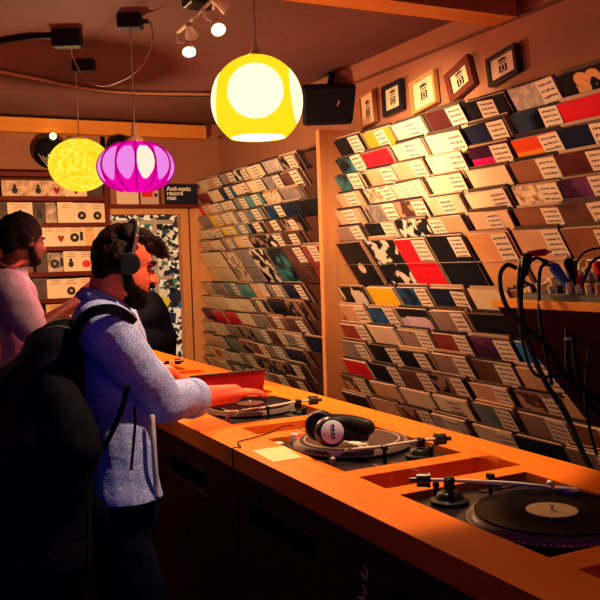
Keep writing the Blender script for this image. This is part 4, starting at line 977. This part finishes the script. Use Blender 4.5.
def hand(mb, wrist, tip_dir, palm_n, size=.18, curl=.5, side=1):
    """palm and five bent fingers; tip_dir runs to the fingertips, palm_n points out of the palm, side puts the thumb"""
    d = Vector(tip_dir).normalized(); n_ = Vector(palm_n); n_ = (n_-d*n_.dot(d)).normalized(); s = d.cross(n_)*side
    pl_ = size*.52
    for k in range(4):
        o_ = (k-1.5)*.0195
        base = wrist+d*.012+s*o_*.6; kn = wrist+d*(pl_-abs(k-1.2)*.004)+s*o_*1.08
        mb.cap(base, .0155, kn, .0115)
        L = size*(.46, .51, .47, .36)[k]; c0 = kn
        dirs = [d, (d+n_*curl*.7).normalized(), (d+n_*curl*1.4).normalized()]; rad = [.0098, .0088, .0080, .0070]
        for j, (dd, fr_) in enumerate(zip(dirs, (.45, .31, .24))):
            c1 = c0+dd*L*fr_; mb.cap(c0, rad[j], c1, rad[j+1]); c0 = c1
    tb = wrist+d*.03+s*(-.024); t1 = tb+(d*.6-s*.75+n_*.25).normalized()*.045; t2 = t1+(d*.85-s*.2+n_*.4).normalized()*.034; t3 = t2+(d*.9+n_*.5).normalized()*.026
    mb.chain([(tb, .0145), (t1, .0115), (t2, .0098), (t3, .008)])

def head(mb, c, fwd, up, s=1.0, nose=1.0):
    """skull, jaw, nose, lips, ears around the head centre c"""
    f = Vector(fwd).normalized(); u = Vector(up); u = (u-f*u.dot(f)).normalized(); l = u.cross(f)
    Rm = Matrix((f, l, u)).transposed()
    mb.ball(c+u*.025*s-f*.005*s, (.088*s, .075*s, .090*s), Rm)
    mb.ball(c+f*.030*s-u*.040*s, (.058*s, .060*s, .080*s), Rm)          # face
    mb.ball(c+f*.045*s-u*.092*s, (.036*s, .040*s, .028*s), Rm)          # chin
    mb.ball(c+f*.072*s+u*.016*s, (.018*s, .052*s, .013*s), Rm)          # brow
    mb.cap(c+f*.084*s+u*.004*s, .009*s, c+f*.106*s*nose-u*.034*s, .0125*s)
    for k in (-1, 1): mb.ball(c+f*.094*s-u*.038*s+l*k*.011*s, .009*s)
    mb.ball(c+f*.084*s-u*.061*s, (.012*s, .022*s, .006*s), Rm)
    mb.ball(c+f*.080*s-u*.071*s, (.012*s, .019*s, .006*s), Rm)
    for k in (-1, 1):
        mb.ball(c-f*.010*s-u*.010*s+l*k*.078*s, (.020*s, .010*s, .032*s), Rm)
        mb.ball(c+f*.052*s-u*.022*s+l*k*.036*s, (.020*s, .018*s, .018*s), Rm)
    return f, u, l, Rm
def eyes(th, body, c, f, u, l, Rm, s=1.0):
    for k in (-1, 1):
        e = c+f*.077*s-u*.002*s+l*k*.031*s
        subpart(MB().ball(e, .0092*s), 'eye', mat('eye_white', (.40, .26, .20), .4), th, body, smooth=True)
        subpart(MB().ball(e+f*.0055*s, .0052*s), 'iris', mat('eye_dark', (.02, .012, .01), .1), th, body, smooth=True)
        subpart(MB().tube([e+u*.018*s+l*k*.02*s-f*.006*s, e+u*.021*s+f*.010*s, e+u*.017*s-l*k*.02*s+f*.012*s], .005*s, seg=6), 'eyebrow', mat('brow_dark', (.03, .014, .01), .8), th, body, smooth=True)

# ---- man with the backpack
D0 = 2.50
ft = P(120, 420, D0); ft = Vector((ft.x, ft.y, 0))
man = empty('person', ft, 'bearded person in light blue shirt and black headphones, reaching over a turntable', 'person')
az = math.radians(78)
fw_ = Vector((math.sin(az), math.cos(az), 0)); rt = Vector((math.cos(az), -math.sin(az), 0))       # forward, and his right (towards the camera)
U = Vector((0, 0, 1))
hc = P(123.5, 263, D0); fwh = Vector((math.sin(math.radians(93)), math.cos(math.radians(93)), 0)); hf = (fwh-U*.27).normalized()
SKIN = skin('skin_tan', (.88, .155, .075))
hn = P(100, 322, D0)                     # between the shoulders
shR = P(103, 327, D0-.17); shL = P(116, 322, D0+.19)
elR = P(163, 402, D0-.02); wrR = P(214, 395.5, 2.76)
hipR = P(112, 498, D0-.085); hipL = P(118, 496, D0+.085); pel = (hipR+hipL)/2
elL = P(142, 385, D0+.36); wrL = P(168, 372, 2.95)
b = MB(); f, u, l, Rm = head(b, hc, hf, U+fw_*.3, .97)
nb = P(106, 303, D0)
b.chain([(hc-f*.03-u*.04, .056), (nb, .060), (hn-U*.02, .075)])
chest = hn.lerp(pel, .35); b.chain([(hn-U*.05, .10), (chest, .115), (hn.lerp(pel, .7), .09), (pel, .08)])
b.chain([(shR, .052), (shL, .052)])
b.chain([(shR, .050), (elR, .040), (elR.lerp(wrR, .4), .042), (wrR, .034)])
b.chain([(shL, .050), (elL, .040), (wrL, .028)])
kR = Vector((pel.x, pel.y, .50))+rt*.09+fw_*.03; kL = Vector((pel.x, pel.y, .50))-rt*.09+fw_*.05
aR = Vector((kR.x, kR.y, .09))-fw_*.03; aL = Vector((kL.x, kL.y, .09))-fw_*.02
for h_, k_, a_ in ((hipR, kR, aR), (hipL, kL, aL)): b.chain([(h_, .062), (k_, .055), (a_, .038), (a_+fw_*.12-U*.05, .032)])
hand(b, wrR, P(262, 390, 2.86)-wrR, Vector((0, 0, -1)), .205, .42, side=-1); b.chain([(wrR, .034), (wrR.lerp(P(262, 390, 2.86), .42), .030)])
hand(b, wrL, fw_*.5+Vector((0, .3, -.5)), Vector((0, 0, -1)), .17, .3, side=1)
body = part(blob(b, .0055, 3), 'body', SKIN, man, smooth=True)
eyes(man, body, hc, f, u, l, Rm)
# hair with a forward quiff
h = MB(); h.ball(hc+u*.024-f*.020, (.080, .080, .090), Rm)
h.ball(hc+u*.060+f*.052, (.036, .058, .030), Rm); h.ball(hc-f*.050-u*.018, (.040, .064, .062), Rm); h.ball(hc-f*.048-u*.050, (.030, .052, .032), Rm)
for k, (a_, ln) in enumerate(((-.05, .0), (-.025, .01), (0, .015), (.025, .01), (.05, 0))):
    h.chain([(hc+u*.080-f*.02+l*a_, .032), (hc+u*.090+f*.040+l*a_*.85, .024), (hc+u*.083+f*(.078+ln)+l*a_*.75, .017), (hc+u*.064+f*(.100+ln)+l*a_*.7, .013), (hc+u*.050+f*(.106+ln)+l*a_*.7, .009)])
for k in (-1, 1): h.ball(hc+l*k*.074+u*.004-f*.026, (.028, .014, .05), Rm)
part(blob(h, .006, 2, crease(.006, 30, 70)), 'hair', mat('dark_red_brown_hair', (.018, .005, .004), .5, spec=.12, bump=.6, bscale=90), man, smooth=True)
bd = MB(); bd.ball(hc+f*.048-u*.090, (.048, .048, .032), Rm); bd.ball(hc+f*.060-u*.104, (.034, .036, .025), Rm)
for k in (-1, 1): bd.chain([(hc+l*k*.060-u*.035+f*.004, .013), (hc+l*k*.056-u*.072+f*.022, .018), (hc+l*k*.036-u*.088+f*.058, .022)])
bd.tube([hc+f*.090-u*.050+l*.03, hc+f*.100-u*.050, hc+f*.090-u*.050-l*.03], .006, seg=8)
part(blob(bd, .005, 2, crease(.004, 40, 90)), 'beard', mat('dark_beard', (.012, .005, .005), .9, spec=.05, bump=.7, bscale=120), man, smooth=True)
# shirt
SHIRT = cloth('chambray', (.28, .36, .82), (.76, .80, .98), 210)
s = MB()
s.chain([(hn+U*.005-fw_*.0, .080), (hn-U*.09, .122), (hn.lerp(pel, .38)+fw_*.005, .126), (hn.lerp(pel, .68), .114), (pel-U*.0, .117), (pel-U*.06, .120)])
s.chain([(shR+U*.0, .074), (hn-U*.05, .10), (shL, .074)])
s.chain([(shR-rt*-.0, .078), (shR.lerp(elR, .5), .072), (elR, .064), (elR.lerp(wrR, .45), .060), (elR.lerp(wrR, .54), .056)])
s.chain([(shL, .076), (elL, .062), (elL.lerp(wrL, .55), .055)])
s.chain([(nb-U*.012-fw_*.010, .066), (hn-U*.01, .085)])
s.chain([(hn.lerp(pel, .6)+rt*.055, .100), (pel+rt*.085, .106), (pel+rt*.09-U*.08, .108)]); s.chain([(hn.lerp(pel, .6)-rt*.055, .100), (pel-rt*.085, .106), (pel-rt*.09-U*.08, .108)])
s.chain([(hn.lerp(pel, .72)+rt*.05+fw_*.02, .10), (pel-U*.05+rt*.05+fw_*.01, .105)])
sb = blob(s, .0075, 3, crease(.0075, 8, 19))
# flat shirt hem
hem = pel.z+.02
bmesh.ops.bisect_plane(sb.bm, geom=sb.bm.verts[:]+sb.bm.edges[:]+sb.bm.faces[:], plane_co=(0, 0, hem), plane_no=(0, 0, -1), clear_outer=True)
shirt = part(sb, 'shirt', SHIRT, man, smooth=True)
col_ = MB()
ring = [nb-U*.004+(fw_*math.cos(t)*.064+rt*math.sin(t)*.066)+U*(-.035*math.cos(t)+.012) for t in [2*PI*i/24 for i in range(25)]]
col_.tube(ring, .009, seg=8, sub=1)
ring2 = [p+(p-nb).normalized()*.016-U*.020 for p in ring]; col_.tube(ring2, .010, seg=8, sub=1)
cl = blob(col_, .005, 2); subpart(cl, 'collar', SHIRT, man, shirt, smooth=True)
ce = elR.lerp(wrR, .54); cdv = (wrR-elR).normalized()
subpart(MB().lathe([(.046, -.035), (.061, -.032), (.064, -.010), (.063, .016), (.058, .022), (.046, .018)], ce, 28, axis_rot(cdv)), 'rolled_cuff', SHIRT, man, shirt, smooth=True)
pk = [P(133, 428, D0-.13), P(140, 455, D0-.145), P(147, 490, D0-.13)]
subpart(MB().tube([P(152, 415, D0-.10), P(154, 450, D0-.12), P(157, 500, D0-.11)], .008, seg=6), 'front_placket', cloth('placket', (.55, .48, .55), (.7, .6, .62), 200), man, shirt, smooth=True)
# jeans and shoes
JEAN = mat('dark_jeans', (.004, .006, .022), .9, bump=.3, bscale=200, spec=.05)
j = MB(); j.chain([(pel+U*.02, .125), (pel-U*.06, .128)])
for h_, k_, a_ in ((hipR, kR, aR), (hipL, kL, aL)): j.chain([(h_-U*.04, .094), (k_, .076), (a_+U*.0, .066)])
part(blob(j, .009, 3, crease(.006, 9, 20)), 'jeans', JEAN, man, smooth=True)
for a_ in (aR, aL):
    part(blob(MB().chain([(Vector((a_.x, a_.y, .055))-fw_*.03, .050), (Vector((a_.x, a_.y, .048))+fw_*.08, .046), (Vector((a_.x, a_.y, .040))+fw_*.16, .038)]), .008, 2), 'shoe', BLACKM, man, smooth=True)
# headphones he wears
wh = empty('headphones', hc+U*.1, 'black over ear headphones worn by the bearded person', 'headphones')
mb = MB(); mb.tube([hc+l*-.094+u*.0-f*.004, hc+l*-.092+u*.06, hc+l*-.058+u*.112, hc+u*.128, hc+l*.058+u*.112, hc+l*.092+u*.06, hc+l*.094-f*.004], .009, seg=8)
part(mb, 'headband', RUBBER, wh, smooth=True)
for k in (-1, 1):
    part(MB().lathe([(0, -.02), (.027, -.02), (.033, -.008), (.033, .012), (.027, .018), (0, .020)], hc+l*k*.098-u*.012-f*.006, 28, axis_rot(l*k)), 'ear_cup', BLACKM, wh, smooth='auto')
    part(MB().rbox(hc+l*k*.103+u*.045, (.012, .012, .06), .003, Rm), 'slider', mat('slider_grey', (.25, .12, .10), .4, .3), wh)
# backpack
BAG = mat('black_nylon', (.005, .005, .011), .8, bump=.5, bscale=14, spec=.08)
bp0 = P(45, 455, D0-.03)
bag = empty('backpack', P(45, 585, D0-.03), 'large black backpack on the back of the bearded person', 'backpack')
bgo = -fw_*.035
k = MB()
k.chain([(P(74, 345, D0-.02), .085), (P(52, 400, D0-.02), .150), (P(36, 470, D0-.02), .185), (P(38, 540, D0-.02), .175), (P(48, 580, D0-.02), .14)])
k.chain([(P(60, 350, D0+.12), .085), (P(40, 450, D0+.12), .17), (P(42, 560, D0+.10), .16)])
k.chain([(P(68, 352, D0-.14), .080), (P(55, 440, D0-.16), .13), (P(60, 545, D0-.14), .13)])
k.chain([(P(64, 380, D0-.20), .06), (P(80, 425, D0-.215), .075), (P(88, 445, D0-.215), .075), (P(66, 490, D0-.20), .09)])
k.chain([(P(22, 400, D0), .11), (P(2, 460, D0), .15), (P(4, 545, D0), .14)])
kb = blob(k, .012, 4, crease(.008, 6, 13)); kb.bm.transform(Matrix.Translation(bgo))
part(kb, 'bag_body', BAG, bag, smooth=True)
part(MB().chain([(P(-12, 470, D0-.02), .12), (P(-10, 545, D0-.02), .12)]), 'front_pocket', BAG, bag, smooth=True)
part(MB().tube([P(38, 352, D0-.1), P(22, 400, D0-.16), P(14, 470, D0-.19), P(20, 540, D0-.18)], .004, seg=6), 'zip', BLACKG, bag, smooth=True)
def strap(pts, wd, name='shoulder_strap', thick=.007):
    mb = MB(); L = []
    pts = [P(*p) for p in pts]; out = []
    for i in range(len(pts)-1):
        a = pts[max(i-1, 0)]; b_ = pts[i]; c_ = pts[i+1]; d_ = pts[min(i+2, len(pts)-1)]
        for q_ in range(6):
            t = q_/6; out.append(.5*((2*b_)+(c_-a)*t+(2*a-5*b_+4*c_-d_)*t*t+(3*b_-a-3*c_+d_)*t**3))
    out.append(pts[-1]); vs = []
    for i, p in enumerate(out):
        tg = (out[min(i+1, len(out)-1)]-out[max(i-1, 0)]).normalized(); vw = (CAM-p).normalized(); sd = tg.cross(vw).normalized(); nn = sd.cross(tg)
        vs.append([mb.bm.verts.new(p+sd*wd/2*a_+nn*thick*b_) for a_, b_ in ((-1, -1), (1, -1), (1, 1), (-1, 1))])
    for a_, b_ in zip(vs[:-1], vs[1:]):
        for q_ in range(4): mb.bm.faces.new((a_[q_], a_[(q_+1) % 4], b_[(q_+1) % 4], b_[q_]))
    mb.bm.faces.new(vs[0]); mb.bm.faces.new(vs[-1][::-1])
    return part(mb, name, BAG, bag)
strap([(73, 345, D0-.24), (78, 326, D0-.26), (90, 313, D0-.265), (108, 309, D0-.25), (122, 313, D0-.215), (133, 322, D0-.15)], .028)
strap([(104, 448, D0-.21), (114, 428, D0-.22), (122, 408, D0-.225), (128, 385, D0-.235)], .014, 'lower_strap')
strap([(134, 405, D0-.215), (135, 425, D0-.21), (131, 470, D0-.215)], .008, 'strap_tail', .003)
mb = MB(); mb.tube([P(10, 578, D0-.225), P(18, 584, D0-.225), (P(26, 581, D0-.222)), P(36, 585, D0-.215), P(46, 583, D0-.205)], .005, seg=6)
part(mb, 'logo_patch', mat('tan_thread', (.45, .22, .10), .6), bag)

# ---- person behind at the left
D1 = 3.94
ft = P(2, 340, D1); ft = Vector((ft.x, ft.y, 0))
m2 = empty('person', ft, 'person in pale lilac shirt browsing the back shelves, partly cut by left edge', 'person')
az2 = math.radians(70); fw2 = Vector((math.sin(az2), math.cos(az2), 0)); rt2 = Vector((math.cos(az2), -math.sin(az2), 0))
hc2 = P(24, 240, D1); hf2 = (fw2-U*.12).normalized()
SK2 = skin('skin_dark', (.10, .035, .024))
sR2 = P(8, 285, D1-.16); sL2 = P(10, 280, D1+.18); n2 = (sR2+sL2)/2+U*.02
e2 = P(33, 332, D1-.18); w2 = P(76, 303, D1+.02); pel2 = Vector((n2.x, n2.y, .98))-fw2*.02
eL2 = P(34, 325, D1+.22); wL2 = P(60, 330, D1+.3)
b = MB(); f2, u2, l2, R2 = head(b, hc2, hf2, U+fw2*.1, 1.02)
b.chain([(hc2-f2*.03-u2*.05, .056), (n2+U*.03, .062), (n2-U*.05, .09), (n2.lerp(pel2, .5), .11), (pel2, .11)])
b.chain([(sR2, .05), (sL2, .05)]); b.chain([(sR2, .05), (e2, .04), (e2.lerp(w2, .4), .038), (w2, .027)]); b.chain([(sL2, .05), (eL2, .04), (wL2, .027)])
kk2 = [Vector((pel2.x, pel2.y, .52))+rt2*s_*.09+fw2*.03 for s_ in (1, -1)]; aa2 = [Vector((q_.x, q_.y, .09))-fw2*.03 for q_ in kk2]
for s_, k_, a_ in zip((1, -1), kk2, aa2): b.chain([(pel2+rt2*s_*.085, .08), (k_, .055), (a_, .04), (a_+fw2*.12-U*.05, .032)])
hand(b, w2, P(97, 284, D1+.10)-w2, Vector((.3, .6, -.3)), .18, .35, side=1); hand(b, wL2, fw2-U*.2, Vector((0, 0, -1)), .17, .3, side=-1)
body2 = part(blob(b, .008, 3), 'body', skin('skin_brown', (.11, .032, .028)), m2, smooth=True)
eyes(m2, body2, hc2, f2, u2, l2, R2, 1.02)
h = MB(); h.ball(hc2+u2*.036-f2*.022, (.106, .086, .094), R2); h.ball(hc2-f2*.068-u2*.018, (.046, .064, .06), R2)
for k in (-1, 1): h.ball(hc2+l2*k*.073-f2*.018, (.04, .015, .05), R2)
part(blob(h, .007, 2, crease(.004, 45, 90)), 'hair', mat('black_hair', (.007, .005, .006), .8, spec=.04), m2, smooth=True)
bd = MB(); bd.ball(hc2+f2*.046-u2*.092, (.046, .048, .032), R2)
for k in (-1, 1): bd.chain([(hc2+l2*k*.062-u2*.03+f2*.006, .014), (hc2+l2*k*.055-u2*.078+f2*.024, .020), (hc2+l2*k*.03-u2*.098+f2*.05, .02)])
part(blob(bd, .007, 2), 'beard', MATS['black_hair'], m2, smooth=True)
s = MB(); SH2 = cloth('lilac_shirt', (.30, .24, .42), (.40, .32, .48), 120)
s.chain([(n2+U*.0, .09), (n2-U*.10, .135), (n2.lerp(pel2, .5), .145), (pel2-U*.10, .150)]); s.chain([(sR2, .076), (n2-U*.05, .10), (sL2, .076)])
s.chain([(sR2, .080), (sR2.lerp(e2, .55), .080), (sR2.lerp(e2, .88), .076)]); s.chain([(sL2, .078), (sL2.lerp(eL2, .8), .074)])
s.chain([(n2+U*.035, .074), (n2, .09)])
sh2 = part(blob(s, .010, 3, crease(.008, 8, 18)), 'shirt', SH2, m2, smooth=True)
j = MB(); j.chain([(pel2, .13), (pel2-U*.07, .13)])
for s_, k_, a_ in zip((1, -1), kk2, aa2): j.chain([(pel2+rt2*s_*.085-U*.04, .105), (k_, .08), (a_, .066)])
part(blob(j, .012, 3), 'trousers', JEAN, m2, smooth=True)
for a_ in aa2: part(blob(MB().chain([(Vector((a_.x, a_.y, .055))-fw2*.03, .05), (Vector((a_.x, a_.y, .042))+fw2*.15, .04)]), .01, 2), 'shoe', BLACKM, m2, smooth=True)
sbag = empty('shoulder_bag', P(-6, 400, D1-.22), 'dark bag on a reddish strap worn by the person in lilac shirt', 'bag')
mb = MB(); mb.tube([n2+rt2*.0+U*.085-fw2*.075, P(8, 268, D1-.13), P(22, 262, D1-.06)+U*.0, P(30, 262, D1+.02)], .012, seg=8)
part(mb, 'strap', mat('red_brown_strap', (.22, .05, .04), .7), sbag, smooth=True)
part(MB().tube([n2+U*.07-fw2*.09, P(-6, 300, D1-.20), P(-2, 345, D1-.235), P(-4, 385, D1-.24)], .012, seg=8), 'strap', MATS['red_brown_strap'], sbag, smooth=True)
part(MB().rbox(P(-6, 400, D1-.24), (.26, .09, .20), .03), 'bag_body', BAG, sbag)

# ---- dark hunched person beyond the end of the counter
D2 = 5.75
c3 = P(144, 330, D2); ft = Vector((c3.x, c3.y, 0))
m3 = empty('person', ft, 'person in black hooded top hunched over at the far end of counter', 'person')
h3 = P(149, 314, D2); hp3 = Vector((c3.x+.05, c3.y+.08, .80))
toA = Vector((.35, .94, 0)); rt3 = Vector((.94, -.35, 0))
b = MB(); f3, u3, l3, R3 = head(b, h3, toA-U*.6, U+toA*.6, 1.0)
b.chain([(h3-u3*.08-f3*.03, .055), (h3-U*.17-toA*.05, .09), (hp3.lerp(h3, .5)-toA*.1, .12), (hp3, .12)])
for s_ in (-1, 1):
    sh3 = h3-U*.17-toA*.03+rt3*s_*.11; b.chain([(h3-U*.17-toA*.05, .07), (sh3, .055), (sh3-U*.22+toA*.08, .042), (sh3-U*.26+toA*.30, .03)])
    hand(b, sh3-U*.26+toA*.30, toA, -U, .18, .3, side=s_)
    k_ = Vector((hp3.x, hp3.y, .46))+rt3*s_*.1+toA*.08; b.chain([(hp3+rt3*s_*.09, .085), (k_, .058), (Vector((k_.x, k_.y, .09))-toA*.03, .04), (Vector((k_.x, k_.y, .04))+toA*.10, .034)])
bo3 = part(blob(b, .010, 3), 'body', SKIN, m3, smooth=True); eyes(m3, bo3, h3, f3, u3, l3, R3)
HOOD = mat('black_fleece', (.004, .004, .010), .95, bump=.3, bscale=30, spec=.05)
s = MB(); s.ball(h3+u3*.02-f3*.02, (.130, .115, .130), R3); s.ball(h3-f3*.06-u3*.06, (.11, .11, .11), R3); s.chain([(h3+rt3*.01, .125), (h3-U*.13+rt3*.03, .130)])
s.chain([(h3-U*.10-toA*.05, .12), (hp3.lerp(h3, .5)-toA*.1, .16), (hp3, .155)])
for s_ in (-1, 1):
    sh3 = h3-U*.17-toA*.03+rt3*s_*.10; s.chain([(h3-U*.17-toA*.05, .11), (sh3, .085), (sh3-U*.22+toA*.08, .066), (sh3-U*.26+toA*.26, .05)])
part(blob(s, .012, 4, crease(.006, 8, 18)), 'hooded_top', HOOD, m3, smooth=True)
j = MB(); j.cap(hp3, .13, hp3-U*.06, .13)
for s_ in (-1, 1):
    k_ = Vector((hp3.x, hp3.y, .46))+rt3*s_*.1+toA*.08; j.chain([(hp3+rt3*s_*.09-U*.03, .105), (k_, .08), (Vector((k_.x, k_.y, .09))-toA*.03, .066)])
part(blob(j, .012, 3), 'trousers', JEAN, m3, smooth=True)
for s_ in (-1, 1):
    k_ = Vector((hp3.x, hp3.y, .46))+rt3*s_*.1+toA*.08
    part(blob(MB().chain([(Vector((k_.x, k_.y, .055))-toA*.05, .05), (Vector((k_.x, k_.y, .042))+toA*.12, .04)]), .01, 2), 'shoe', BLACKM, m3, smooth=True)
bpy.data.objects.remove(sleeve0); bpy.data.objects.remove(card0)
